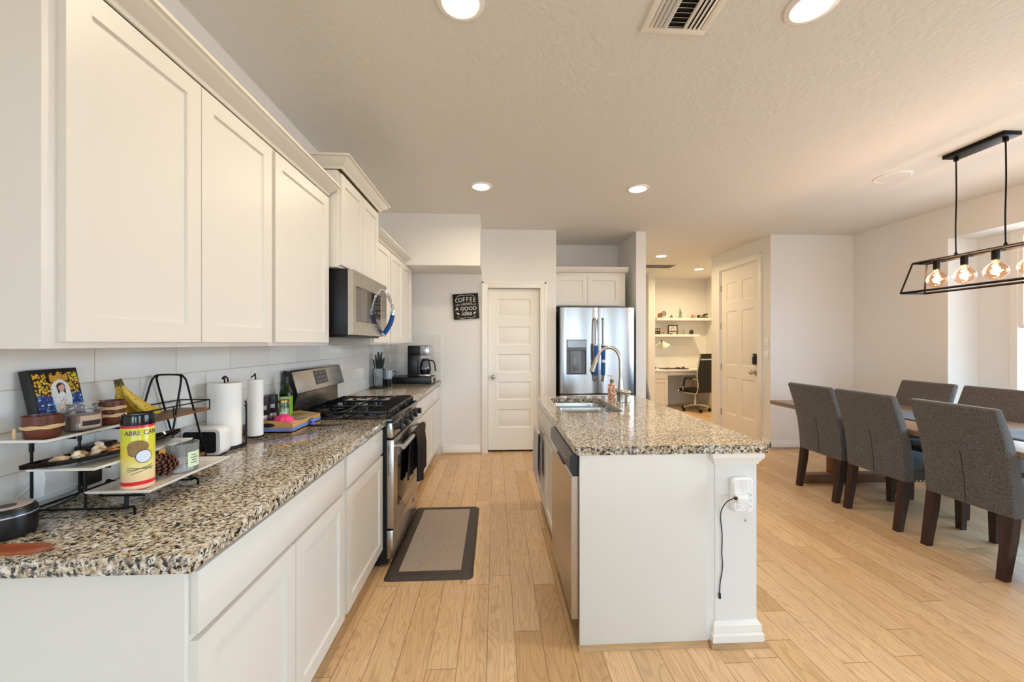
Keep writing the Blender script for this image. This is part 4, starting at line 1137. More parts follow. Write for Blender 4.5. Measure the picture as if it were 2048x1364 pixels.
# middle tray: black boat dish with seashells
bd = thing('boat_dish', 'long black boat-shaped dish on the middle tray holding seashells', 'dish', (0.20, 1.25, 1.055))
m = MB(); rings = []; n = 22; L0, L1 = 1.02, 1.44
bxc = lambda y: 0.16 + 0.13 * (y - 1.02)
for i in range(n + 1):
    f = i / n; y = L0 + (L1 - L0) * f
    wv = 0.058 * math.sin(PI * f) ** 0.75 + 0.002; cv = (2 * f - 1) ** 2
    zb = 1.0595 + 0.014 * cv * cv; zr = 1.073 + 0.011 * cv
    xc = bxc(y)
    rings.append([(xc - wv, y, zr), (xc - wv * 0.6, y, zb + 0.002), (xc, y, zb), (xc + wv * 0.6, y, zb + 0.002), (xc + wv, y, zr),
                  (xc + wv - 0.003, y, zr + 0.001), (xc + wv * 0.55, y, zb + 0.007), (xc, y, zb + 0.005), (xc - wv * 0.55, y, zb + 0.007), (xc - wv + 0.003, y, zr + 0.001)])
m.loops(rings).build('shell', M['enamel'], bd)
random.seed(3)
shell_mats = [mat('seashell_tan', 'c59a6c', 0.4, var=(80, 0.3)), mat('seashell_cream', 'e4d3bd', 0.4, var=(80, 0.25)), mat('seashell_rust', 'a9713f', 0.4, var=(60, 0.3))]
SH = [(0.205, 1.14, 0), (0.19, 1.165, 1), (0.215, 1.17, 1), (0.2, 1.195, 1), (0.187, 1.215, 0), (0.213, 1.222, 1), (0.198, 1.245, 0), (0.217, 1.262, 2), (0.185, 1.268, 1), (0.203, 1.285, 0), (0.192, 1.31, 2), (0.212, 1.318, 0)]
pos_words = ['at the near tip', 'near the tip, wall side', 'near the tip, room side', 'just behind the near ones', 'on the wall side before the middle', 'on the room side before the middle', 'in the middle', 'rust coloured, on the room side', 'on the wall side past the middle', 'past the middle', 'rust coloured, near the far end', 'at the far end of the heap']
for k, (x, y, q) in enumerate(SH):
    y -= 0.055; x = bxc(y) + (x - 0.20) * 1.3
    m = MB(); s_ = random.uniform(0.8, 1.25)
    m.M = Matrix.Translation((x, y, 1.066 + 0.006 * s_)) @ Matrix.Rotation(random.uniform(0, 6), 4, 'Z') @ Matrix.Rotation(random.uniform(-0.5, 0.5), 4, 'X')
    if k % 3 == 2:
        m.tube([(0.018 * s_ * (1 - j / 14) * math.cos(j * 0.9) * 0.35, 0.018 * s_ * (1 - j / 14) * math.sin(j * 0.9) * 0.35, 0.0022 * j * s_) for j in range(13)], [0.008 * s_, 0.0015], 8, 2)
    else:
        n = 14; top = []
        for i in range(n):
            a = 2 * PI * i / n; rr = (0.014 + 0.0016 * math.cos(a * 7)) * s_
            top.append((rr * math.cos(a) * 1.25, rr * math.sin(a), 0))
        m.loops([top, [(p[0] * 0.75, p[1] * 0.75, 0.0055 * s_) for p in top], [(p[0] * 0.3, p[1] * 0.3, 0.009 * s_) for p in top]])
    tag(m.build('seashell', shell_mats[q], None, (x, y, 1.062), smooth=60), 'seashell in the black boat dish, ' + pos_words[k], 'seashell', 'seashells in the boat dish')

# top tray: painting, two bound pots, jar candle
pt = thing('dot_painting', 'small dot painting of a robed figure leaning on the backsplash', 'painting', (0.06, 1.19, 1.137))
PM = Matrix.Translation((0.072, 1.148, 1.139)) @ Matrix.Rotation(math.radians(7), 4, 'Z') @ Matrix.Rotation(math.radians(-11), 4, 'Y') @ frame((0, 0, 0), (0, 1, 0), (0, 0, 1))
PWD, PHT = 0.145, 0.172
def dots():
    t = NT('dot_painting_surface'); p = t.pos()
    def dot(ax):
        nd = t.n('ShaderNodeVectorMath', _operation='DOT_PRODUCT'); t.set(nd.inputs[0], p)
        nd.inputs[1].default_value = PM.col[ax].to_3d(); return nd.outputs['Value']
    o_ = PM.translation - Vector((0.06, 1.19, 1.137))
    q = t.n('ShaderNodeCombineXYZ', X=t.math('SUBTRACT', dot(0), o_.dot(PM.col[0].to_3d())), Y=t.math('SUBTRACT', dot(1), o_.dot(PM.col[1].to_3d()))).outputs[0]
    sx = t.n('ShaderNodeSeparateXYZ', Vector=q)
    v1 = t.n('ShaderNodeTexVoronoi', _feature='F1', _voronoi_dimensions='2D'); t.set(v1.inputs['Vector'], q); v1.inputs['Scale'].default_value = 125; v1.inputs['Randomness'].default_value = 0.8
    size = t.n('ShaderNodeSeparateColor'); t.set(size.inputs[0], v1.outputs['Color'])
    th = t.math('MULTIPLY_ADD', size.outputs[0], 0.30, 0.26)
    ins = t.math('LESS_THAN', v1.outputs['Distance'], th)
    warm = t.ramp(size.outputs[1], [(0, lin('e8a41e')), (0.4, lin('e7b92a')), (0.7, lin('d9cf36')), (1, lin('e58a1c'))])
    cool = t.ramp(size.outputs[1], [(0, lin('1c4fa8')), (0.5, lin('2f74c9')), (0.8, lin('6aa5e0')), (0.93, lin('e8eef5')), (1, lin('e8eef5'))], 'CONSTANT')
    red = lin('8e1f1f')
    zz = t.math('ADD', sx.outputs[1], t.math('MULTIPLY', t.noise(q, 40, 2), 0.02))
    f1 = t.math('GREATER_THAN', zz, 0.106); f0 = t.math('LESS_THAN', zz, 0.036)
    bgc = t.mix(f1, lin('10225e'), lin('2b1606'))
    col = t.mix(f1, cool, warm); col = t.mix(f0, col, red)
    t.P(Base__Color=t.mix(ins, bgc, col), Roughness=0.35)
    return t.m
m = MB(); m.M = PM; m.box(0, PWD, 0, PHT, -0.022, 0, 0.001)
m.build('board', mat('painting_black_edge', '0c0c0c', 0.5), pt)
m = MB(); m.M = PM; m.box(0.008, PWD - 0.004, 0.006, PHT - 0.012, 0, 0.0008)
m.build('dotted_ground', dots(), pt)
def blob(pts, z0, z1, nm, mt, k=5):
    m = MB(); m.M = PM
    sp = spline([Vector((a, b, 0)) for a, b in pts], k, True)
    m.loops([[(p.x, p.y, z0) for p in sp], [(p.x, p.y, z1) for p in sp]])
    return m.build(nm, mt, pt, smooth=20)
cxp = 0.078
ol = mat('painted_dark_outline', '1c1410', 0.5)
blob([(cxp - 0.0275, 0.130), (cxp - 0.0295, 0.161), (cxp - 0.012, 0.154), (cxp, 0.1675), (cxp + 0.012, 0.155), (cxp + 0.0285, 0.161), (cxp + 0.0265, 0.131), (cxp, 0.136)], 0.0004, 0.003, 'outline', ol, 3)
blob([(cxp - 0.026, -0.002), (cxp - 0.024, 0.05), (cxp - 0.027, 0.09), (cxp - 0.023, 0.125), (cxp, 0.140), (cxp + 0.022, 0.125), (cxp + 0.028, 0.09), (cxp + 0.024, 0.05), (cxp + 0.030, 0.015), (cxp + 0.012, -0.004)], 0.0005, 0.004, 'robe', mat('painted_white_robe', 'e6e6e2', 0.5, var=(140, 0.14)))
blob([(cxp - 0.024, 0.132), (cxp - 0.026, 0.156), (cxp - 0.012, 0.150), (cxp, 0.163), (cxp + 0.012, 0.151), (cxp + 0.025, 0.156), (cxp + 0.023, 0.134), (cxp, 0.140)], 0.0006, 0.005, 'crown', mat('painted_gold_crown', 'c9962c', 0.45, var=(200, 0.3)), 3)
blob([(cxp - 0.012, 0.108), (cxp - 0.012, 0.123), (cxp, 0.130), (cxp + 0.012, 0.122), (cxp + 0.012, 0.106), (cxp + 0.010, 0.097), (cxp + 0.003, 0.105), (cxp - 0.004, 0.105), (cxp - 0.010, 0.097)], 0.003, 0.0046, 'hair', mat('painted_brown_hair', '4a2416', 0.5))
blob([(cxp - 0.009, 0.112), (cxp - 0.007, 0.119), (cxp + 0.006, 0.124), (cxp + 0.010, 0.114), (cxp + 0.004, 0.105), (cxp - 0.003, 0.104)], 0.004, 0.0052, 'face', mat('painted_skin', 'd9a38c', 0.5))
m = MB(); m.M = PM
random.seed(5)
for (u, v) in ((cxp, 0.08), (cxp - 0.006, 0.076), (cxp + 0.006, 0.076), (cxp, 0.070), (cxp, 0.055), (cxp - 0.008, 0.052), (cxp + 0.008, 0.052), (cxp, 0.047), (cxp, 0.04), (cxp - 0.012, 0.05), (cxp + 0.012, 0.05), (cxp + 0.013, 0.03), (cxp + 0.017, 0.022), (cxp - 0.012, 0.03)):
    m.cyl((u, v, 0.004), (u, v, 0.0048), 0.0018, n=8)
m.build('robe_dots', mat('painted_ochre_dots', 'b5703a', 0.5), pt)

def bound_pot(label, x, y, z, r, h, bands):
    t = thing('bound_pot', label, 'pot', (x, y, z), 0, 'brown pots tied with raffia')
    MB().lathe([(r * 0.86, 0), (r * 0.9, 0.004), (r * 0.98, h * 0.6), (r, h), (r * 0.93, h), (r * 0.9, h * 0.85), (0, h * 0.8)], (x, y, z), 32, True, False).build('pot', M['terracotta'], t)
    for b in bands:
        m = MB()
        for k in range(3):
            n = 30; rr = r * 0.965 + 0.0022
            m.tube([(x + rr * math.cos(2 * PI * i / n), y + rr * math.sin(2 * PI * i / n), z + h * b + 0.0028 * k + 0.0012 * math.sin(i * 1.3 + k)) for i in range(n)], 0.0018, 6, 0, True)
        m.build('raffia_band', M['raffia'], t)
    return t
p1 = bound_pot('brown pot tied with raffia at the near end of the top tray', 0.122, 1.105, 1.135, 0.037, 0.058, (0.46,))
MB().box(0.092, 0.099, 1.064, 1.068, 1.139, 1.165, 0.001).tube([(0.098, 1.069, 1.155), (0.094, 1.065, 1.15), (0.097, 1.066, 1.138)], 0.002, 6).build('raffia_end', M['raffia'], p1)
bound_pot('brown pot tied with two raffia bands behind the jar candle', 0.124, 1.285, 1.135, 0.035, 0.07, (0.34, 0.66))
jc = thing('jar_candle', 'rose jar candle with glass lid between the two brown pots', 'candle', (0.13, 1.198, 1.135))
MB().lathe([(0.036, 0), (0.039, 0.004), (0.039, 0.045), (0.033, 0.054), (0.031, 0.057)], (0.13, 1.198, 1.135), 32, True, False).build('jar', glass('jar_glass', 'ffffff', reflect_white=0.06), jc)
MB().lathe([(0.035, 0.002), (0.0375, 0.005), (0.0375, 0.043), (0.0, 0.043)], (0.13, 1.198, 1.135), 32, True, False).build('wax', M['wax_rose'], jc)
MB().lathe([(0.031, 0.057), (0.040, 0.0575), (0.040, 0.060), (0.033, 0.061), (0.030, 0.070), (0.034, 0.073), (0.034, 0.076), (0.0, 0.076)], (0.13, 1.198, 1.135), 32, False, False).build('lid', glass('jar_lid_glass', 'ffffff', 1.3, reflect_white=0.12), jc)
patch(-0.026, 0.026, 0.008, 0.042, 0.0395, (0.13, 1.198), 1.135, -0.25).build('label', mat('jar_candle_label', 'cbb09b', 0.5), jc)
patch(-0.022, 0.022, 0.014, 0.028, 0.0398, (0.13, 1.198), 1.135, -0.25).build('label_band', mat('jar_candle_label_dark', '23242c', 0.5), jc)

# round black gadget and wooden paddle at the counter end
ec = thing('round_speaker', 'round black tabletop speaker with pale top at the counter end', 'speaker', (0.125, 1.025, CT))
MB().lathe([(0.044, 0), (0.049, 0.004), (0.051, 0.02), (0.051, 0.052)], (0.125, 1.025, CT), 40).build('body', M['black'], ec)
MB().lathe([(0.0512, 0.052), (0.0514, 0.0535), (0.0512, 0.055)], (0.125, 1.025, CT), 40).build('ring', mat('speaker_silver_ring', 'b9bdd0', 0.3, 0.6), ec)
MB().lathe([(0.051, 0.055), (0.050, 0.064), (0.045, 0.071), (0.043, 0.072)], (0.125, 1.025, CT), 40).build('shoulder', M['black'], ec)
MB().cyl((0.125, 1.025, CT + 0.0715), (0.125, 1.025, CT + 0.0735), 0.043, n=40).build('top', mat('speaker_top_tan', 'b9a9a0', 0.5), ec)
MB().cyl((0.131, 1.02, CT + 0.0735), (0.131, 1.02, CT + 0.0742), 0.016, n=24).build('opening', M['black'], ec)
m = MB()
m.loops([[(x, y, z) for x, y in ((0.05, 0.918), (0.285, 0.928), (0.312, 0.948), (0.296, 0.962), (0.262, 0.965), (0.05, 0.953))] for z in (CT + 0.0005, CT + 0.009)])
tag(m.build('wooden_paddle', M['redwood'], None, (0.18, 0.94, CT)), 'flat reddish wooden paddle lying at the near counter edge', 'utensil')

# things plugged in on the backsplash behind the stand
wb = thing('plug_in_box', 'white box with sloping top plugged in behind the tiered stand', 'plug-in device', (0.03, 1.235, 0.99))
MB().prism([(0.0095, 0.938), (0.038, 0.946), (0.043, 1.0), (0.03, 1.045), (0.0095, 1.05)], 'y', 1.185, 1.285, 0.003).build('body', M['white'], wb)
ck = thing('charger_block', 'black charger block plugged in above the boat dish', 'charger', (0.04, 1.32, 1.04))
MB().box(0.0095, 0.06, 1.292, 1.385, 1.012, 1.062, 0.006, 3).build('body', M['black'], ck)
MB().tube([(0.055, 1.384, 1.03), (0.06, 1.40, 1.028), (0.06, 1.402, 1.0), (0.06, 1.395, 0.95), (0.06, 1.39, CT + 0.004)], 0.0022, 6, 5).build('cord', M['black'], ck)
ck = thing('power_adapter', 'black power adapter plugged in low under the middle tray', 'charger', (0.04, 1.30, 0.95))
MB().box(0.0095, 0.05, 1.288, 1.342, 0.938, 0.996, 0.005, 3).build('body', M['black'], ck)
MB().tube([(0.03, 1.31, 0.938), (0.03, 1.30, 0.928), (0.05, 1.25, CT + 0.004), (0.06, 1.15, CT + 0.004), (0.05, 1.05, CT + 0.004)], 0.0025, 6, 5).build('cord', M['black'], ck)
tag(MB().tube([(0.012, 1.18, 0.985), (0.014, 1.14, 0.96), (0.016, 1.06, 0.935), (0.016, 0.98, CT + 0.003)], 0.0018, 6, 6).build('white_cable', M['white'], None), 'thin white cable hanging down the backsplash behind the speaker', 'cable')

# two-tier fruit basket with bananas
fb = thing('fruit_basket', 'two-tier black wire fruit basket with wooden shelves', 'fruit basket', (0.08, 1.56, CT))
BX0, BX1, BY0, BY1, SZ = 0.022, 0.140, 1.325, 1.69, 1.118
MB().box(BX0, BX1, BY0, BY1, SZ - 0.010, SZ).build('shelf', M['shelfwood'], fb)
def rail(z0, x0, x1, y0, y1, h):
    m = MB(); r = 0.0024
    for z in (z0 + h,):
        P_ = [(x0, y0, z), (x1, y0, z), (x1, y1, z), (x0, y1, z)]
        for i in range(4): m.tube([P_[i], P_[(i + 1) % 4]], r, 6)
    for x in (x0, x1):
        for y in (y0, (y0 + y1) / 2, y1): m.tube([(x, y, z0 - 0.01), (x, y, z0 + h)], r, 6)
    return m
rail(SZ, BX0, BX1, BY0, BY1, 0.032).build('shelf_rail', BM, fb)
MB().box(0.022, 0.150, 1.45, 1.652, CT + 0.022, CT + 0.032).build('shelf', M['shelfwood'], fb)
rail(CT + 0.032, 0.022, 0.150, 1.45, 1.652, 0.032).build('shelf_rail', BM, fb)
ax0, ax1, ay, az = 0.028, 0.130, 1.565, 1.262
for sg in (1, -1):
    def Lg(x, xa, yf, top):
        a, b = Vector((x, yf, CT + 0.005)), Vector((xa, top, az - 0.028))
        return [a.lerp(b, f) for f in (0, 0.25, 0.5, 0.75, 1.0)]
    lw = Lg(0.020, 0.024, 1.565 - sg * 0.120, 1.565 - sg * 0.014); la = Lg(0.146, 0.132, 1.565 + sg * 0.098, 1.565 + sg * 0.014)
    bar = [Vector((0.030, 1.565 - sg * 0.006, az - 0.008)), Vector((0.043, 1.565 - sg * 0.003, az)), Vector((0.113, 1.565 + sg * 0.003, az)), Vector((0.126, 1.565 + sg * 0.006, az - 0.008))]
    MB().tube(lw + bar + la[::-1], 0.0034, 8, 4).build('side_frame', BM, fb)

t = NT('ripe_banana_skin'); p = t.pos()
sp1 = t.ramp(t.noise(p, 170, 3), [(0.60, (0, 0, 0)), (0.68, (1, 1, 1))]); sp2 = t.ramp(t.noise(p, 22, 3), [(0.62, (0, 0, 0)), (0.70, (1, 1, 1))])
t.P(Base__Color=t.mix(sp2, t.mix(sp1, lin('d9b233'), lin('6b4a1a')), lin('7a5a20')), Roughness=0.45); M['banana'] = t.m
M['bananastem'] = mat('banana_stem', '4a3a1c', 0.6)
def banana(pts, rad, label):
    t = thing('banana', label, 'banana', pts[len(pts) // 2], 0, 'bananas in the fruit basket')
    n = 7; sp = spline([Vector(p) for p in pts], 5); m = MB()
    N = len(sp); rr = []
    for i in range(N):
        f = i / (N - 1); rr.append(max(0.0045, rad * (math.sin(PI * min(1, max(0, (f - 0.16) / 0.9))) ** 0.5) if f > 0.2 else 0.006 + 0.012 * max(0, f - 0.1)))
    m.tube(sp, rr, n); m.build('skin', M['banana'], t, smooth=50)
    MB().tube(sp[:5], 0.0062, 8).build('stem', M['bananastem'], t)
banana([(0.068, 1.366, 1.262), (0.071, 1.371, 1.225), (0.073, 1.378, 1.192), (0.073, 1.395, 1.163), (0.074, 1.425, 1.146), (0.072, 1.45, 1.142)], 0.0175, 'banana standing rearmost in the bunch, with its body upright')
banana([(0.087, 1.355, 1.265), (0.095, 1.366, 1.228), (0.104, 1.383, 1.194), (0.114, 1.402, 1.168), (0.117, 1.435, 1.148), (0.117, 1.475, 1.142)], 0.019, 'spotted banana lying in front of the other one on the shelf')
t = NT('mango_skin'); p = t.pos()
t.P(Base__Color=t.ramp(t.noise(p, 14, 2), [(0.35, lin('e08a1e')), (0.65, lin('e3c35a'))]), Roughness=0.4)
tag(MB().sph((0.085, 1.50, CT + 0.032 + 0.034), (0.036, 0.048, 0.034), 24).build('yellow_fruit', t.m, None, (0.085, 1.50, CT + 0.032)), 'round yellow-orange fruit on the lower basket shelf', 'fruit')

# white framed device with black front
dv = thing('framed_device', 'white rounded countertop device with a black front in front of the towels', 'device', (0.13, 1.70, CT))
m = MB(); m.M = FYN(0.03, 1.678, CT + 0.006); W_, H_ = 0.165, 0.115
m.loops([[(p[0], p[1], z) for p in rrect(W_ / 2, H_ / 2, W_ - 2 * e, H_ - 2 * e, 0.028 - e, 0)] for z, e in ((-0.075, 0.012), (-0.06, 0.002), (-0.008, 0.0), (0.0, 0.006))])
m.build('shell', M['white'], dv)
m = MB(); m.M = FYN(0.03, 1.678, CT + 0.006)
m.loops([[(p[0], p[1], z) for p in rrect(W_ / 2 - 0.004, H_ / 2 - 0.002, W_ - 0.034, H_ - 0.028, 0.012, 0)] for z in (-0.002, 0.0015)])
m.build('front_grille', mat('black_grille_cloth', '0c0c0e', 0.8, bump=(500, 0.4, 0.001)), dv)
MB().box(0.05, 0.06, 1.685, 1.74, CT, CT + 0.006).box(0.165, 0.175, 1.685, 1.74, CT, CT + 0.006).build('feet', M['black'], dv)

# paper towels
ph_ = thing('paper_towel_holder', 'black wire holder carrying the thick paper towel roll', 'paper towel holder', (0.10, 1.84, CT))
rc = (0.098, 1.845)
m = MB().lathe([(0.082, 0.0), (0.082, 0.006), (0.075, 0.009), (0, 0.010)], (*rc, CT), 32, True, False)
m.build('base', BM, ph_)
MB().tube([(*rc, CT + 0.01), (*rc, CT + 0.292), (rc[0] - 0.004, rc[1] - 0.01, CT + 0.306), (rc[0], rc[1] + 0.002, CT + 0.318), (rc[0] + 0.004, rc[1] + 0.014, CT + 0.306), (rc[0] + 0.004, rc[1] + 0.014, CT + 0.292)], 0.0035, 8, 5).build('rod', BM, ph_)
m = MB()
ang = 0.5
for dx in (-0.008, 0.008):
    px, py = rc[0] + 0.080 * math.cos(ang) - dx * math.sin(ang), rc[1] + 0.080 * math.sin(ang) + dx * math.cos(ang)
    m.tube([(px, py, CT + 0.008), (px, py, CT + 0.17 + dx), (px - 0.006, py - 0.003, CT + 0.192 + dx)], 0.0032, 8, 5)
m.build('side_arm', BM, ph_)
pr_ = thing('paper_towel_roll', 'thick white paper towel roll on its wire holder', 'paper towel', (*rc, CT + 0.011))
m = MB().lathe([(0.02, 0.0), (0.064, 0.0), (0.064, 0.279), (0.02, 0.279), (0.02, 0.0)], (*rc, CT + 0.0115), 40, False, False)
m.build('roll', M['paper'], pr_)
th = thing('paper_towel_holder', 'slim black holder with the nearly used paper towel roll', 'paper towel holder', (0.115, 2.045, CT))
rc2 = (0.115, 2.045)
MB().lathe([(0.038, 0), (0.038, 0.006), (0, 0.007)], (*rc2, CT), 28, True, False).build('base', BM, th)
MB().tube([(*rc2, CT + 0.006), (*rc2, CT + 0.29), (rc2[0] - 0.003, rc2[1] - 0.012, CT + 0.304), (rc2[0] - 0.006, rc2[1] - 0.026, CT + 0.298)], 0.003, 8, 5).build('rod', BM, th)
pr2 = thing('paper_towel_roll', 'thin nearly finished paper towel roll beside the wooden tray', 'paper towel', (*rc2, CT + 0.0075))
MB().lathe([(0.018, 0.0), (0.034, 0.0), (0.034, 0.279), (0.018, 0.279), (0.018, 0.0)], (*rc2, CT + 0.0075), 32, False, False).build('roll', M['paper'], pr2)

# wooden tray with ribbon and what stands in it
wt = thing('wooden_tray', 'pale wooden tray with blue ribbon beside the range', 'tray', (0.13, 2.28, CT))
WX0, WX1, WY0, WY1, WH = 0.022, 0.262, 2.115, 2.440, 0.048
m = MB().box(WX0, WX1, WY0, WY1, CT, CT + 0.008)
m.build('bottom', M['traywood'], wt)
for (a, b, c, d) in ((WX0, WX0 + 0.01, WY0, WY1), (WX1 - 0.01, WX1, WY0, WY1)):
    MB().box(a, b, c, d, CT + 0.0, CT + WH, 0.001).build('side', M['traywood'], wt)
for y in (WY0, WY1 - 0.01):
    prof = [(WX0 + 0.01, CT), (WX1 - 0.01, CT), (WX1 - 0.01, CT + WH), (WX0 + 0.19, CT + WH + 0.006), (WX0 + 0.12, CT + WH + 0.016), (WX0 + 0.05, CT + WH + 0.006), (WX0 + 0.01, CT + WH)]
    MB().prism(prof, 'y', y, y + 0.01).build('end', M['traywood'], wt)
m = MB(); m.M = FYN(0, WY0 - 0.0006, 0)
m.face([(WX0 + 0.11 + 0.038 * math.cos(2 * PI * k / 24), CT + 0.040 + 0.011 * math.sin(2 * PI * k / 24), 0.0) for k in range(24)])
m.build('grip_hole_shade', M['dark'], wt, smooth=0)  # hole is not cut, its shade is painted as a black ellipse
rb = mat('blue_ribbon', '6f86d6', 0.5)
m = MB().box(WX0 - 0.001, WX1 + 0.001, WY0 - 0.0012, WY0, CT + 0.010, CT + 0.026).box(WX1, WX1 + 0.0012, WY0 - 0.001, WY1 + 0.001, CT + 0.010, CT + 0.026)
ri = m.build('ribbon', rb, wt, smooth=0)
m = MB()
for k in range(7):
    a = k * 0.9
    c_ = (WX1 + 0.008, 2.30, CT + 0.024)
    e = Vector((0.010 + 0.008 * math.cos(a * 2), 0.026 * math.cos(a), 0.020 * math.sin(a)))
    m.tube([c_, Vector(c_) + e * 0.7 + Vector((0.004, 0.004, 0.003)), Vector(c_) + e, Vector(c_) + e * 0.6 - Vector((0, 0.005, 0.002)), c_], 0.006, 6, 4, flat=0.25)
m.build('bow', rb, ri)
def grinder(label, x, y):
    t = thing('grinder', label, 'spice grinder', (x, y, CT + 0.008), 0, 'black and steel spice grinders')
    MB().cyl((x, y, CT + 0.0088), (x, y, CT + 0.085), 0.0265, 0.0275).build('base', M['steel_v'], t)
    MB().lathe([(0.031, 0.083), (0.033, 0.087), (0.033, 0.172), (0.030, 0.176), (0.0, 0.176)], (x, y, CT + 0.008), 28, True, False).build('top', M['black'], t)
    patch(-0.011, 0.011, 0.107, 0.129, 0.0333, (x, y), CT + 0.008, -0.9, 6).build('emblem', mat('grinder_emblem', 'a8a8ae', 0.5), t)
grinder('spice grinder half hidden behind the thin paper towel roll', 0.078, 2.175)
grinder('spice grinder standing between the paper towel roll and glass jar', 0.080, 2.248)
gj = thing('glass_jar', 'glass jar with brass lid in the wooden tray', 'jar', (0.10, 2.325, CT + 0.0088))
MB().lathe([(0.034, 0), (0.037, 0.004), (0.037, 0.10), (0.032, 0.118), (0.032, 0.124)], (0.10, 2.325, CT + 0.0088), 28, True, False).build('glass', glass('jar_glass_green', 'e2efe0'), gj)
MB().lathe([(0.0352, 0.003), (0.0355, 0.004), (0.0355, 0.088), (0, 0.088)], (0.10, 2.325, CT + 0.0088), 28, True, False).build('contents', mat('jar_contents', 'd8cfb2', 0.6), gj)
MB().lathe([(0.036, 0.122), (0.036, 0.134), (0.034, 0.136), (0, 0.136)], (0.10, 2.325, CT + 0.0088), 28, True, False).build('lid', mat('brass_lid', 'b9a15c', 0.3, 0.9), gj)
patch(-0.02, 0.02, 0.030, 0.072, 0.0374, (0.10, 2.325), CT + 0.008, -0.95, 8).build('label', mat('jar_white_label', 'ddd8ce', 0.6), gj)
patch(-0.03, -0.005, 0.006, 0.03, 0.0374, (0.10, 2.325), CT + 0.008, -1.0, 6).build('label_band', mat('jar_yellow_label', 'b8b52c', 0.6), gj)

ob = thing('oil_bottle', 'tall green avocado oil bottle in the wooden tray', 'bottle', (0.085, 2.40, CT + 0.008))
ox, oy, oz = 0.088, 2.388, CT + 0.0085
RM = Matrix.Translation((ox, oy, oz)) @ Matrix.Rotation(math.radians(12), 4, 'Z')
def sq(w, r, z): return [(p[0], p[1], z) for p in rrect(0, 0, w, w, min(r, w / 2 - 0.0005), 0, 5)]
m = MB(); m.M = RM
m.loops([sq(0.056, 0.01, 0), sq(0.06, 0.01, 0.004), sq(0.06, 0.01, 0.165), sq(0.056, 0.015, 0.182), sq(0.042, 0.018, 0.200), sq(0.029, 0.014, 0.214), sq(0.027, 0.0133, 0.235)])
m.build('bottle', mat('dark_green_glass', '16230d', 0.08), ob, smooth=50)
m = MB(); m.M = RM; m.cyl((0, 0, 0.225), (0, 0, 0.262), 0.0155)
m.build('cap', M['black'], ob)
m = MB(); m.M = RM
m.loops([sq(0.0606, 0.01, 0.012), sq(0.0606, 0.01, 0.150)], True, False, False)
m.build('label', mat('lime_label', '8ec31f', 0.45), ob, smooth=50)
def side(f): return RM @ (FYN(-0.03, -0.0305, 0) if f == 'y' else FXP(0.0305, -0.03, 0))
m = MB(); m.M = side('y')
m.loops([[(0.006, 0.02, 0.0003), (0.054, 0.02, 0.0003), (0.054, 0.04, 0.0003), (0.006, 0.04, 0.0003)], [(0.006, 0.02, 0.0006), (0.054, 0.02, 0.0006), (0.054, 0.04, 0.0006), (0.006, 0.04, 0.0006)]])
m.loops([[(0.008, 0.098, z) , (0.052, 0.098, z), (0.052, 0.142, z), (0.03, 0.147, z), (0.008, 0.142, z)] for z in (0.0003, 0.0006)])
m.build('label_white', mat('oil_label_white', 'e6e9e0', 0.5), ob, smooth=0)
m = MB(); m.M = side('y')
for (u, v, rx, ry) in ((0.022, 0.118, 0.010, 0.014), (0.038, 0.114, 0.010, 0.013)):
    m.face([(u + rx * math.cos(2 * PI * k / 20), v + ry * math.sin(2 * PI * k / 20), 0.0009) for k in range(20)])
m.build('label_avocado', mat('oil_label_avocado', 'c7cf7a', 0.5), ob, smooth=0)
m = MB(); m.M = side('y')
m.face([(0.038 + 0.005 * math.cos(2 * PI * k / 16), 0.112 + 0.005 * math.sin(2 * PI * k / 16), 0.0012) for k in range(16)])
m.build('label_stone', mat('oil_label_stone', '6b4325', 0.5), ob, smooth=0)
m = MB()
text_into(m, 'AVOCADO', 0.0135, side('y') @ Matrix.Translation((0.03, 0.078, 0.0004)), sx=0.85)
text_into(m, 'OIL', 0.0165, side('y') @ Matrix.Translation((0.03, 0.060, 0.0004)))
m.build('lettering', mat('oil_label_print', '26380f', 0.5), ob, smooth=0)

pk = thing('pink_container', 'round pink plastic container with ridged lid in the wooden tray', 'container', (0.17, 2.22, CT + 0.008))
MB().lathe([(0.042, 0), (0.047, 0.004), (0.048, 0.032)], (0.168, 2.205, CT + 0.0085), 32).build('base', M['pink'], pk)
m = MB(); rings = []
for z, r in ((0.033, 0.050), (0.038, 0.051), (0.052, 0.046), (0.064, 0.033), (0.071, 0.018), (0.074, 0.004)):
    rings.append([(0.168 + (r + 0.0022 * math.cos(9 * 2 * PI * i / 54) * (r / 0.048)) * math.cos(2 * PI * i / 54), 2.205 + (r + 0.0022 * math.cos(9 * 2 * PI * i / 54) * (r / 0.048)) * math.sin(2 * PI * i / 54), CT + 0.0085 + z) for i in range(54)])
m.loops(rings).build('lid', M['pink'], pk)
bk = thing('small_book', 'small pale covered book lying in the wooden tray by the range', 'book', (0.2, 2.36, CT + 0.03))
MB().box(0.135, 0.245, 2.29, 2.425, CT + 0.022, CT + 0.046, 0.001).build('pages', mat('book_pages', 'cfd8d2', 0.7), bk)
MB().box(0.132, 0.248, 2.287, 2.428, CT + 0.046, CT + 0.050, 0.001).box(0.132, 0.248, 2.287, 2.428, CT + 0.0085, CT + 0.022, 0.001).build('cover', mat('book_cover', '9a8e72', 0.6, var=(40, 0.2)), bk)
tag(MB().box(0.215, 0.250, 2.17, 2.235, CT + 0.0085, CT + 0.044, 0.002).build('folded_napkin', mat('pale_pink_paper', 'efc6b8', 0.8), None, (0.23, 2.2, CT + 0.008)), 'folded pale pink paper tucked in the tray beside the pink container', 'paper')
kn = thing('table_knife', 'dark-handled knife lying flat on the counter before the range', 'knife', (0.36, 2.30, CT))
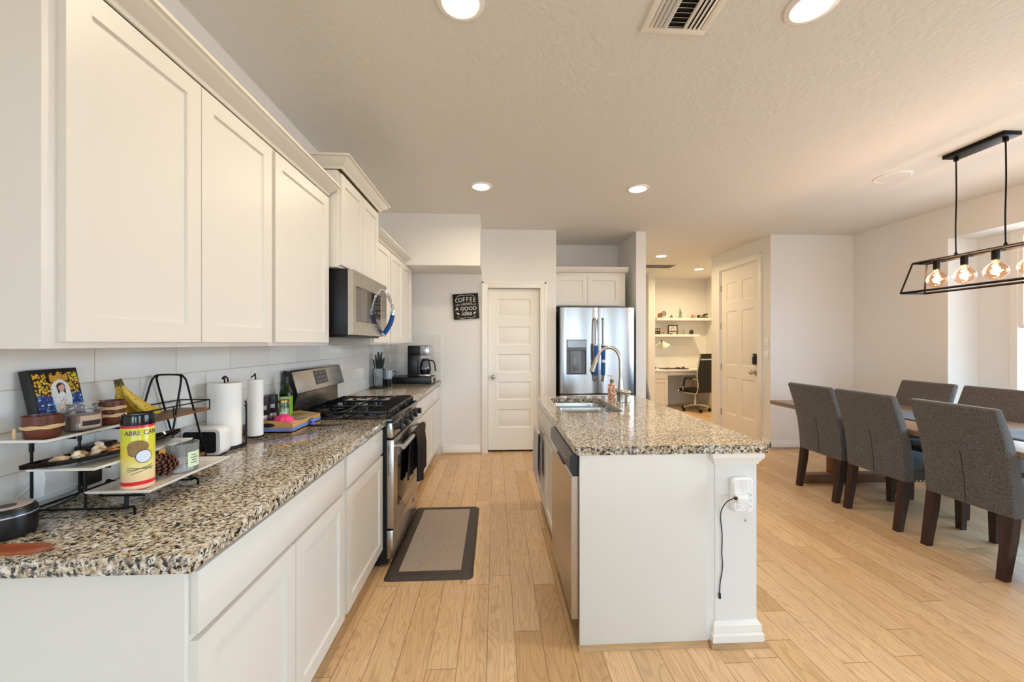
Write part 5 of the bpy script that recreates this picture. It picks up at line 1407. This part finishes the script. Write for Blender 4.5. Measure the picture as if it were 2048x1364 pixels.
m = MB(); m.loops([[(x, y, z) for x, y in ((0.275, 2.268), (0.335, 2.276), (0.335, 2.292), (0.275, 2.284))] for z in (CT + 0.0005, CT + 0.009)])
m.build('handle', M['black'], kn)
m = MB(); m.loops([[(x, y, z) for x, y in ((0.335, 2.277), (0.44, 2.300), (0.46, 2.314), (0.42, 2.310), (0.335, 2.293))] for z in (CT + 0.003, CT + 0.0045)])
m.build('blade', mat('blade_steel', '55585c', 0.15, 1.0), kn)

def plate(name, label, Mx, kind):
    t = thing(name, label, 'outlet' if kind == 'o' else 'light switch', Mx.translation)
    m = MB(); m.M = Mx; m.box(-0.036, 0.036, -0.058, 0.058, 0, 0.006, 0.003)
    p_ = m.build('plate', M['white'], t)
    m = MB(); m.M = Mx
    if kind == 'o':
        for v in (-0.025, 0.025): m.cyl((0, v, 0.005), (0, v, 0.0072), 0.016)
        m.build('socket_face', M['white'], t)
        m = MB(); m.M = Mx
        for v in (-0.025, 0.025):
            for u in (-0.006, 0.006): m.box(u - 0.001, u + 0.001, v - 0.004, v + 0.004, 0.007, 0.0076)
        m.build('slots', M['black'], t)
    else:
        m.box(-0.016, 0.016, -0.033, 0.033, 0.005, 0.0085, 0.001); m.build('rocker', M['white'], t)
plate('outlet_plate', 'white outlet on the backsplash behind the thin paper towel roll', FXP(0.0085, 1.985, 1.06), 'o')
plate('light_switch', 'upper white light switch on the wall beside the entry door', FXN(EX - 0.0005, 5.075, 1.40), 's')
plate('light_switch', 'lower white light switch on the wall beside the entry door', FXN(EX - 0.0005, 5.075, 1.22), 's')

# ------------------------------------------------------------------ far counter: knives, coffee maker on a drawer
kb = thing('knife_block', 'clear acrylic knife block full of black-handled knives by the backsplash', 'knife block', (0.10, 4.20, CT))
MB().box(0.03, 0.185, 4.145, 4.275, CT, CT + 0.012, 0.003).build('base', M['black'], kb)
m = MB().box(0.05, 0.052, 4.16, 4.26, CT + 0.012, CT + 0.20).box(0.15, 0.152, 4.16, 4.26, CT + 0.012, CT + 0.20).box(0.052, 0.15, 4.16, 4.162, CT + 0.012, CT + 0.20).box(0.052, 0.15, 4.258, 4.26, CT + 0.012, CT + 0.20)
m.build('holder', glass('acrylic', 'f4f7f8', 1.0), kb)
rows = [('front', 5), ('back', 4)]
for row, (rn_, nn) in enumerate(rows):
    for i in range(nn):
        x = 0.064 + 0.0185 * (i + 0.5 * row); y = 4.188 + 0.042 * row; tl = (i / (nn - 1) - 0.5)
        lab = ('leftmost' if i == 0 else 'rightmost' if i == nn - 1 else ('second', 'third', 'fourth', 'fifth')[i - 1]) + ' handle of the ' + rn_ + ' row'
        t = thing('kitchen_knife', 'black-handled knife in the acrylic block, ' + lab, 'knife', (x, y, CT + 0.06), 0, 'knives in the acrylic block')
        H = 0.375 - 0.10 * abs(tl) ** 1.4 * 2 + 0.012 * row
        q = lambda s_: (x + tl * 0.036 * max(0, s_ - 0.2) / 0.15, y + (row - 0.5) * 0.02, CT + s_)
        MB().tube([q(0.20), q(0.235), q(H * 0.85), q(H)], [0.006, 0.0082, 0.0098, 0.0088], 8, flat=1.35).build('handle', M['black'], t)
        MB().box(x - 0.004, x + 0.004, y - 0.001, y + 0.001, CT + 0.03, CT + 0.21).build('blade', M['steel_v'], t)
sm = mat('striped_mug_white', 'c3ccd8', 0.3)
mg = thing('striped_mug', 'blue and white striped mug beside the knife block', 'mug', (0.155, 4.345, CT))
gx, gy, gz = 0.155, 4.345, CT
MB().cyl((gx, gy, gz), (gx, gy, gz + 0.075), 0.035).build('saucer_stand', M['blackmetal'], mg)
m = MB().lathe([(0.030, 0.076), (0.042, 0.085), (0.052, 0.12), (0.054, 0.175), (0.050, 0.175), (0.046, 0.12), (0, 0.085)], (gx, gy, gz), 32, True, False)
t = NT('mug_stripes'); p = t.pos(); sx = t.n('ShaderNodeSeparateXYZ', Vector=p)
an = t.math('ARCTAN2', t.math('SUBTRACT', sx.outputs[1], 0.0), t.math('SUBTRACT', sx.outputs[0], 0.0))
st = t.math('GREATER_THAN', t.math('FRACT', t.math('MULTIPLY', an, 18 / (2 * PI))), 0.62)
t.P(Base__Color=t.mix(st, lin('cdd6e2'), lin('2b3d5c')), Roughness=0.3)
m.build('cup', t.m, mg)
MB().tube([(gx + 0.05, gy - 0.01, gz + 0.16), (gx + 0.08, gy - 0.015, gz + 0.165), (gx + 0.088, gy - 0.015, gz + 0.13), (gx + 0.06, gy - 0.01, gz + 0.095)], 0.005, 8, 5).build('handle', mat('mug_dark_handle', '20262f', 0.3), mg)

pdw = thing('pod_drawer', 'flat black storage drawer under the coffee maker', 'drawer', (0.37, 4.66, CT))
MB().box(0.14, 0.585, 4.57, 4.88, CT, CT + 0.078, 0.005).build('case', M['black'], pdw)
MB().box(0.585, 0.592, 4.575, 4.875, CT + 0.004, CT + 0.074, 0.002).build('front', M['steel_h'], pdw)
MB().cyl((0.59, 4.725, CT + 0.039), (0.606, 4.725, CT + 0.039), 0.016).build('knob', M['black'], pdw)
cm = thing('coffee_maker', 'black and steel drip coffee maker standing on the flat drawer', 'coffee maker', (0.42, 4.70, CT + 0.079))
z0 = CT + 0.0785
MB().box(0.31, 0.56, 4.60, 4.81, z0, z0 + 0.028, 0.006).box(0.31, 0.42, 4.60, 4.81, z0 + 0.028, z0 + 0.25, 0.004).box(0.31, 0.55, 4.60, 4.81, z0 + 0.25, z0 + 0.36, 0.008).build('body', M['black'], cm)
MB().box(0.45, 0.558, 4.597, 4.813, z0 + 0.245, z0 + 0.355, 0.008).build('brew_head', M['steel_v'], cm)
MB().box(0.558, 0.560, 4.65, 4.76, z0 + 0.27, z0 + 0.34, 0.0).build('control_panel', mat('coffee_maker_panel', 'bfc2c6', 0.4), cm)
MB().box(0.44, 0.562, 4.597, 4.813, z0 + 0.002, z0 + 0.03, 0.006).build('warming_plate', M['steel_h'], cm)
ca = MB().lathe([(0.05, 0), (0.062, 0.01), (0.068, 0.06), (0.058, 0.12), (0.045, 0.15)], (0.497, 4.705, z0 + 0.031), 32, True, False).build('carafe', glass('carafe_glass', 'c9cdd0', 1.4), cm)
MB().lathe([(0.058, 0.012), (0.064, 0.04), (0.064, 0.05), (0, 0.05)], (0.497, 4.705, z0 + 0.031), 28, True, False).build('coffee', mat('coffee', '1c0d06', 0.1), ca)
MB().lathe([(0.047, 0.148), (0.048, 0.165), (0.03, 0.175), (0, 0.176)], (0.497, 4.705, z0 + 0.031), 28, True, False).build('lid', M['black'], ca)
MB().tube([(0.545, 4.70, z0 + 0.185), (0.585, 4.695, z0 + 0.18), (0.607, 4.695, z0 + 0.13), (0.615, 4.695, z0 + 0.06)], 0.009, 8, 5, flat=0.8).build('handle', M['black'], ca)
MB().tube([(0.312, 4.72, z0 + 0.02), (0.25, 4.72, z0 + 0.008), (0.18, 4.66, z0 + 0.006), (0.135, 4.60, z0 + 0.008), (0.118, 4.575, CT + 0.05), (0.118, 4.56, CT + 0.012), (0.118, 4.50, CT + 0.005), (0.09, 4.44, CT + 0.005), (0.04, 4.43, CT + 0.03), (0.012, 4.43, CT + 0.12)], 0.003, 6, 5).build('power_cord', M['black'], cm)

# ------------------------------------------------------------------ outlet strip and phone cables on the island column
so = thing('outlet_extender', 'white multi-outlet extender plugged into the island column', 'outlet', (2.44, 1.74, 0.69))
m = MB(); m.M = FYN(2.392, 1.7655, 0.617)
m.loops([[(p[0], p[1], z) for p in rrect(0.0475, 0.076, 0.095 - 2 * e, 0.152 - 2 * e, 0.018, 0)] for z, e in ((0, 0), (0.028, 0.0), (0.034, 0.004))])
m.build('body', M['white'], so)
m = MB(); m.M = FYN(2.392, 1.7315, 0.617)
for u, vs_ in ((0.079, (0.026, 0.052, 0.078)), (0.024, (0.026,))):
    for v in vs_:
        m.box(u - 0.014, u - 0.008, v + 0.005, v + 0.0065, 0, 0.0006).box(u - 0.014, u - 0.008, v - 0.0065, v - 0.005, 0, 0.0006).cyl((u, v, 0), (u, v, 0.0006), 0.0022, n=10)
m.build('slots', M['black'], so)
m = MB(); m.M = FYN(2.392, 1.7315, 0.617); m.box(0.018, 0.03, 0.042, 0.045, 0, 0.0006)
m.build('usb_port', M['black'], so)
cg2 = thing('charger_cube', 'white phone charger cube on the outlet extender', 'charger', (2.42, 1.72, 0.69))
MB().box(2.397, 2.447, 1.705, 1.731, 0.664, 0.698, 0.004).build('body', M['white'], cg2)
bc = thing('black_cable', 'black charging cable hanging from the charger cube down the column', 'cable', (2.36, 1.72, 0.5))
MB().tube([(2.397, 1.718, 0.687), (2.375, 1.716, 0.685), (2.352, 1.73, 0.66), (2.346, 1.757, 0.60), (2.355, 1.760, 0.50), (2.353, 1.760, 0.42), (2.357, 1.760, 0.36), (2.345, 1.760, 0.28), (2.343, 1.760, 0.235)], 0.0022, 8, 6).build('wire', M['black'], bc)
MB().box(2.386, 2.398, 1.713, 1.723, 0.681, 0.693, 0.001).build('plug', M['black'], bc)
MB().box(2.3385, 2.3475, 1.756, 1.763, 0.212, 0.237, 0.001).build('tip', M['black'], bc)
wc = thing('white_cable', 'white phone cable looped over the outlet extender', 'cable', (2.44, 1.72, 0.72))
MB().tube([(2.430, 1.722, 0.699), (2.428, 1.718, 0.735), (2.434, 1.728, 0.775), (2.441, 1.728, 0.797), (2.447, 1.726, 0.775), (2.447, 1.724, 0.72), (2.452, 1.722, 0.67), (2.45, 1.722, 0.61), (2.447, 1.735, 0.585)], 0.0016, 6, 6).build('wire', M['white'], wc)
MB().box(2.443, 2.451, 1.733, 1.737, 0.574, 0.586, 0.001).build('plug', M['nickel'], wc)

# ------------------------------------------------------------------ hall and desk nook
lm = thing('leaning_mirror', 'tall grey-framed mirror leaning on the hall wall behind the refrigerator', 'mirror', (3.5, 5.85, 0))
LM = Matrix.Translation((3.66, 5.60, 0.0)) @ Matrix.Rotation(math.radians(-10.2), 4, 'Y')
m = MB(); m.M = LM
m.box(-0.03, 0.0, 0.0, 0.035, 0.012, 2.0, 0.002).box(-0.03, 0.0, 0.465, 0.50, 0.012, 2.0, 0.002).box(-0.03, 0.0, 0.035, 0.465, 0.012, 0.05, 0.002).box(-0.03, 0.0, 0.035, 0.465, 1.965, 2.0, 0.002)
m.build('frame', mat('grey_mirror_frame', '8d8a84', 0.5), lm)
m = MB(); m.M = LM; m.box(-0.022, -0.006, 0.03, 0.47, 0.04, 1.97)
m.build('mirror_panel', mat('mirror_dark_back_shade', '15171f', 0.25), lm)  # dark colour of the back also paints the shadow in the gap behind
MB().tube([(3.60, 5.85, 0.45), (3.40, 5.85, 0.01)], 0.012, 6).tube([(3.44, 5.85, 0.12), (3.62, 5.85, 0.20)], 0.008, 6).build('stand_leg', M['black'], lm)

NY = 8.61
def shelf(label, x0, x1, z):
    tag(MB().box(x0, x1, 8.30, NY, z - 0.055, z, 0.003).build('wall_shelf', M['trim'], None, (x0, 8.45, z)), label, 'shelf', 'floating shelves over the desk')
ZS1, ZS2 = 1.925, 1.572
shelf('upper white floating shelf over the desk, carrying small figurines', 4.79, 6.025, ZS1)
shelf('lower white floating shelf over the desk, carrying framed print', 4.62, 5.727, ZS2)
def small(name, label, cat, mb, mt, z, x):
    return tag(mb.build(name, mt, None, (x, 8.38, z), smooth=45), label, cat, 'ornaments on the desk shelves')
brown = mat('brown_ornament', '8a5a2c', 0.5, var=(30, 0.3)); dkb = mat('dark_brown_ornament', '2a1a14', 0.4); pale = mat('pale_ornament', 'd9c7a6', 0.5); gx_ = mat('verdigris_figure', '5f7f6b', 0.6); pinko = mat('coral_ornament', 'e36a5c', 0.4)
Y0 = 8.38
t = thing('wheel_ornament', 'brown ornament with a dark spoked wheel on the upper desk shelf', 'ornament', (4.93, Y0, ZS1), 0, 'ornaments on the desk shelves')
MB().prism([(4.85, ZS1), (4.93, ZS1), (4.945, ZS1 + 0.05), (4.93, ZS1 + 0.12), (4.89, ZS1 + 0.115), (4.862, ZS1 + 0.08)], 'y', Y0, Y0 + 0.08, 0.01).box(4.90, 5.01, Y0, Y0 + 0.08, ZS1, ZS1 + 0.015, 0.004).build('body', brown, t)
m = MB(); n = 20
m.tube([(4.965 + 0.045 * math.cos(2 * PI * i / n), Y0 - 0.005, ZS1 + 0.095 + 0.045 * math.sin(2 * PI * i / n)) for i in range(n)], 0.008, 6, 0, True)
for k in range(3):
    a = k * PI / 3; m.tube([(4.965 - 0.04 * math.cos(a), Y0 - 0.005, ZS1 + 0.095 - 0.04 * math.sin(a)), (4.965 + 0.04 * math.cos(a), Y0 - 0.005, ZS1 + 0.095 + 0.04 * math.sin(a))], 0.005, 6)
m.build('wheel', dkb, t)
small('cone_ornament', 'small dark-topped pointed ornament on the upper desk shelf', 'ornament', MB().lathe([(0.035, 0), (0.036, 0.02), (0.022, 0.035), (0.016, 0.055), (0.003, 0.075)], (5.135, Y0, ZS1), 20), mat('olive_ornament', '6b6444', 0.5), ZS1, 5.135)
t = thing('statuette', 'thin green statuette with a raised arm on the upper desk shelf', 'statuette', (5.33, Y0, ZS1), 0, 'ornaments on the desk shelves')
MB().box(5.295, 5.365, Y0 - 0.03, Y0 + 0.03, ZS1, ZS1 + 0.03, 0.003).build('plinth', mat('statuette_plinth', 'a5815c', 0.6), t)
m = MB().lathe([(0.026, 0.03), (0.022, 0.07), (0.02, 0.11), (0.024, 0.135), (0.012, 0.15), (0.012, 0.165), (0.010, 0.178), (0.0, 0.182)], (5.332, Y0, ZS1), 16, True, False)
m.tube([(5.345, Y0, ZS1 + 0.135), (5.358, Y0, ZS1 + 0.10), (5.368, Y0, ZS1 + 0.115)], 0.007, 6, 3).tube([(5.32, Y0, ZS1 + 0.14), (5.322, Y0, ZS1 + 0.185), (5.326, Y0, ZS1 + 0.225)], [0.007, 0.004], 6, 3)
m.build('figure', gx_, t)
for nm, lb, x, mt in (('snow_globe', 'small pale snow globe on the upper desk shelf', 5.505, pale), ('snow_globe', 'coral pink dome ornament on the upper desk shelf', 5.617, pinko), ('snow_globe', 'black dome ornament near the end of the upper desk shelf', 5.752, dkb)):
    t = thing(nm, lb, 'snow globe', (x, Y0, ZS1), 0, 'ornaments on the desk shelves')
    MB().lathe([(0.038, 0), (0.04, 0.006), (0.03, 0.018), (0.026, 0.02)], (x, Y0, ZS1), 20).build('base', mt, t)
    MB().lathe([(0.044, 0.018), (0.05, 0.03), (0.044, 0.055), (0.02, 0.07), (0, 0.072)] if mt is not pale else [(0.034, 0.018), (0.036, 0.035), (0.036, 0.06), (0.0, 0.065)], (x, Y0, ZS1), 20, True, False).build('dome', mt, t)
    MB().sph((x, Y0 - 0.042, ZS1 + 0.032), (0.014, 0.008, 0.014), 12).build('window_spot', mat('globe_pale_spot_' + lb[:5].strip(), 'efe6d8', 0.3), t)
m = MB().box(5.80, 5.93, Y0 - 0.04, Y0 + 0.04, ZS1, ZS1 + 0.03, 0.008); m.tube([(5.83, Y0, ZS1 + 0.05), (5.86, Y0, ZS1 + 0.07), (5.90, Y0, ZS1 + 0.075), (5.935, Y0, ZS1 + 0.09)], [0.016, 0.024, 0.02, 0.012], 8, 3); m.cyl((5.86, Y0, ZS1 + 0.02), (5.86, Y0, ZS1 + 0.07), 0.014)
small('bird_ornament', 'dark bird-like ornament at the end of the upper desk shelf', 'ornament', m, mat('dark_rust_ornament', '4a2c1c', 0.5, var=(40, 0.5)), ZS1, 5.87)
t = thing('black_box_sign', 'black box sign with three pale circles on the lower desk shelf', 'sign', (4.80, Y0, ZS2), 0, 'ornaments on the desk shelves')
MB().box(4.70, 4.892, Y0, Y0 + 0.05, ZS2, ZS2 + 0.13, 0.002).build('box', dkb, t)
m = MB()
for x in (4.735, 4.795, 4.852): m.cyl((x, Y0, ZS2 + 0.09), (x, Y0 - 0.001, ZS2 + 0.09), 0.017, n=18)
m.box(4.725, 4.845, Y0 - 0.001, Y0, ZS2 + 0.028, ZS2 + 0.036)
m.build('pale_print', pale, t)
m = MB().lathe([(0.022, 0), (0.016, 0.03), (0.012, 0.05), (0.016, 0.065), (0.004, 0.08)], (4.99, Y0, ZS2), 14); m.tube([(4.995, Y0, ZS2 + 0.03), (5.015, Y0, ZS2 + 0.06), (5.025, Y0, ZS2 + 0.09)], 0.006, 6, 3)
small('figurine', 'small pale figurine left of the framed print on the lower desk shelf', 'figurine', m, mat('beige_figurine', 'b89f78', 0.5), ZS2, 4.99)
pf_ = thing('picture_frame', 'black picture frame with dark lettering on the lower desk shelf', 'picture frame', (5.17, Y0, ZS2), 0, 'ornaments on the desk shelves')
m = MB()
for (a, b, c, d) in ((5.065, 5.085, 0, 0.205), (5.258, 5.278, 0, 0.205), (5.085, 5.258, 0, 0.02), (5.085, 5.258, 0.185, 0.205)): m.box(a, b, Y0 + 0.01, Y0 + 0.03, ZS2 + c, ZS2 + d, 0.001)
m.build('frame', M['black'], pf_)
MB().box(5.083, 5.26, Y0 + 0.018, Y0 + 0.026, ZS2 + 0.018, ZS2 + 0.187).build('print', mat('frame_paper', 'c9c3bb', 0.7), pf_)
m = MB()
for (a, b, v, hh) in ((5.14, 5.205, 0.155, 0.01), (5.125, 5.16, 0.115, 0.012), (5.19, 5.215, 0.115, 0.012), (5.092, 5.25, 0.055, 0.012)): m.box(a, b, Y0 + 0.0165, Y0 + 0.018, ZS2 + v, ZS2 + v + hh)
for i in range(7): m.box(5.10 + i * 0.021, 5.108 + i * 0.021, Y0 + 0.0165, Y0 + 0.018, ZS2 + 0.05, ZS2 + 0.075 + 0.008 * (i % 3))
m.build('print_marks', M['black'], pf_)
small('pink_ornament', 'tiny pale pink ornament in front of the framed print', 'ornament', MB().sph((5.18, Y0 - 0.05, ZS2 + 0.016), (0.045, 0.02, 0.016), 14), mat('pale_pink_ornament', 'e3bda0', 0.5), ZS2, 5.18)
m = MB().sph((5.405, Y0, ZS2 + 0.028), (0.022, 0.02, 0.028), 12).tube([(5.405, Y0, ZS2 + 0.045), (5.415, Y0, ZS2 + 0.075), (5.44, Y0, ZS2 + 0.085)], [0.012, 0.016, 0.006], 8, 3)
small('animal_figurine', 'grey and white animal figurine on the lower desk shelf', 'figurine', m, mat('grey_white_figurine', '8f8a7c', 0.5, var=(60, 0.8)), ZS2, 5.405)
m = MB().sph((5.573, Y0, ZS2 + 0.045), (0.042, 0.03, 0.045), 14).tube([(5.573, Y0, ZS2 + 0.08), (5.582, Y0, ZS2 + 0.125)], [0.008, 0.003], 6)
for k in range(6): m.sph((5.573 + 0.042 * math.cos(k * PI / 3), Y0 - 0.02, ZS2 + 0.045 + 0.04 * math.sin(k * PI / 3)), 0.016, 8)
small('flower_ornament', 'dark purple flower-like ornament on the lower desk shelf', 'ornament', m, mat('dark_purple_ornament', '3a2a40', 0.5, var=(60, 0.6)), ZS2, 5.573)

DKZ = 0.835
dk = thing('built_in_desk', 'white built-in desk with drawer cabinets in the hall nook', 'desk', (5.3, 8.28, 0))
MB().box(4.565, 6.025, 7.96, NY, DKZ - 0.04, DKZ, 0.003).build('desktop', M['trim'], dk)
for x0, x1 in ((4.57, 4.885), (5.76, 6.02)):
    cb = MB().box(x0, x1, 8.0, NY, 0.09, DKZ - 0.04).box(x0 + 0.01, x1 - 0.01, 8.06, NY, 0, 0.09).build('pedestal', M['cab'], dk)
    MB().box(x0 + 0.008, x1 - 0.008, 7.982, 8.0, 0.635, 0.785, 0.002).build('drawer', M['cab'], cb)
    shaker(FYN(x0 + 0.008, 7.982, 0.105), x1 - x0 - 0.016, 0.52, 0.018).build('door', M['cab'], cb)
MB().box(4.885, 5.76, 7.985, 8.0, 0.715, 0.79, 0.002).build('apron_drawer', M['cab'], dk)
t = thing('desk_tray', 'dark shallow tray with small items on the desk', 'tray', (5.08, 8.15, DKZ))
MB().loops([[(x, y, z) for x, y in ((4.80 - e, 8.03), (5.36 + e, 8.03), (5.36 + e, 8.30), (4.80 - e, 8.30))] for z, e in ((DKZ, -0.03), (DKZ + 0.018, 0.0))]).build('tray', dkb, t)
for k, (x, lb, mt) in enumerate(((5.02, 'pale notebook heap lying on the dark desk tray', pale), (5.16, 'grey gadget lying on the dark desk tray', mat('grey_gadget', '8c8a84', 0.4)), (5.27, 'small grey cup on the dark desk tray', mat('grey_cup', '77756e', 0.4)))):
    m = MB().box(x - 0.06, x + 0.05, 8.08, 8.2, DKZ + 0.0185, DKZ + 0.034, 0.003) if k == 0 else (MB().box(x - 0.035, x + 0.035, 8.09, 8.16, DKZ + 0.0185, DKZ + 0.042, 0.008) if k == 1 else MB().lathe([(0.02, 0), (0.03, 0.03), (0.026, 0.03), (0.016, 0.004), (0, 0.004)], (x, 8.12, DKZ + 0.0185), 16, True, False))
    tag(m.build(('notebook', 'gadget', 'cup')[k], mt, None, (x, 8.12, DKZ + 0.018)), lb, ('notebook', 'gadget', 'cup')[k])
tag(MB().box(4.62, 4.685, 8.10, 8.17, DKZ, DKZ + 0.05, 0.005).build('small_box', brown, None, (4.65, 8.13, DKZ)), 'small brown box at the left end of the desk', 'box')
lp = thing('desk_lamp', 'white swing-arm desk lamp over the desk', 'desk lamp', (4.60, 8.3, DKZ))
wl = mat('white_lamp_enamel', 'efe8d8', 0.4)
MB().box(4.575, 4.62, 8.26, 8.32, DKZ, DKZ + 0.05, 0.004).build('clamp', M['black'], lp)
MB().tube([(4.60, 8.29, DKZ + 0.05), (4.62, 8.29, 1.24)], 0.008, 8).tube([(4.62, 8.29, 1.24), (4.85, 8.25, 1.40)], 0.009, 8).build('arm', wl, lp)
MB().cyl((4.862, 8.235, 1.395), (4.862, 8.265, 1.44), 0.014).sph((4.875, 8.25, 1.425), 0.018, 10).build('joint', M['black'], lp)
d = Vector((0.42, -0.1, -0.75)).normalized(); c0 = Vector((4.875, 8.25, 1.425)); q = d.to_track_quat('Z', 'Y').to_matrix().to_4x4()
m = MB(); m.M = Matrix.Translation(c0) @ q
m.lathe([(0.018, 0.0), (0.022, 0.03), (0.045, 0.06), (0.085, 0.12), (0.098, 0.15), (0.094, 0.15), (0.04, 0.065), (0.0, 0.06)], (0, 0, 0), 28, True, False).build('shade', wl, lp)

oc = thing('office_chair', 'black office chair with chrome frame at the desk nook', 'office chair', (5.41, 7.90, 0))
ox, oy = 5.41, 7.90
m = MB()
for k in range(5):
    a = -PI / 2 - 0.1 + k * 2 * PI / 5
    m.tube([(ox, oy, 0.11), (ox + 0.13 * math.cos(a), oy + 0.13 * math.sin(a), 0.115), (ox + 0.27 * math.cos(a), oy + 0.27 * math.sin(a), 0.075)], [0.026, 0.014], 8, 3, flat=0.7)
m.build('star_base', M['chrome'], oc)
for k in range(5):
    a = -PI / 2 - 0.1 + k * 2 * PI / 5; x, y = ox + 0.27 * math.cos(a), oy + 0.27 * math.sin(a)
    MB().cyl((x - 0.022, y, 0.029), (x - 0.006, y, 0.029), 0.029).cyl((x + 0.006, y, 0.029), (x + 0.022, y, 0.029), 0.029).cyl((x, y, 0.03), (x, y, 0.078), 0.008).build('caster', M['black'], oc)
MB().cyl((ox, oy, 0.10), (ox, oy, 0.24), 0.026).cyl((ox, oy, 0.24), (ox, oy, 0.39), 0.014).build('gas_lift', M['chrome'], oc)
# the back is towards the camera; the seat reaches away from it towards the desk and left
CM = Matrix.Translation((ox, oy, 0)) @ Matrix.Rotation(math.radians(22), 4, 'Z')
def loc(m): m.M = CM; return m
lt = mat('black_leather', '0e0d0c', 0.38, bump=(120, 0.15, 0.001))
bk_ = [(-0.27, 0.40), (-0.285, 0.55), (-0.26, 0.72), (-0.285, 0.95), (-0.325, 1.17)]
m = loc(MB())
m.loops([[(-0.215, y, z), (0.215, y, z), (0.215, y + 0.035, z), (-0.215, y + 0.035, z)] for y, z in bk_])
m.build('backrest', lt, oc, smooth=60)
loc(MB()).box(-0.217, 0.217, -0.327, -0.293, 1.045, 1.072, 0.003).build('back_bar', M['chrome'], oc)
loc(MB()).box(-0.22, 0.22, -0.25, 0.22, 0.385, 0.455, 0.03, 4).build('seat', lt, oc, smooth=60)
for sx in (-1, 1):
    loc(MB()).tube([(sx * 0.232, -0.325, 1.165), (sx * 0.232, -0.275, 0.93), (sx * 0.232, -0.25, 0.72), (sx * 0.232, -0.27, 0.55), (sx * 0.232, -0.25, 0.42), (sx * 0.225, -0.18, 0.375), (sx * 0.225, 0.16, 0.385), (sx * 0.225, 0.22, 0.40)], 0.014, 8, 4).build('side_rail', M['chrome'], oc)
    ar = loc(MB()).tube([(sx * 0.245, -0.255, 0.66), (sx * 0.26, -0.05, 0.67), (sx * 0.26, 0.02, 0.655), (sx * 0.25, 0.06, 0.55), (sx * 0.235, 0.10, 0.42)], 0.012, 8, 5).build('armrest', M['chrome'], oc)
    loc(MB()).tube([(sx * 0.258, -0.16, 0.672), (sx * 0.262, -0.05, 0.676), (sx * 0.262, 0.02, 0.66), (sx * 0.252, 0.055, 0.56), (sx * 0.245, 0.075, 0.50)], 0.019, 8, 5).build('arm_pad', lt, ar)
loc(MB()).tube([(0.05, -0.05, 0.375), (0.20, -0.12, 0.37), (0.24, -0.14, 0.355)], [0.005, 0.011], 8, 3).build('lever', M['black'], oc)
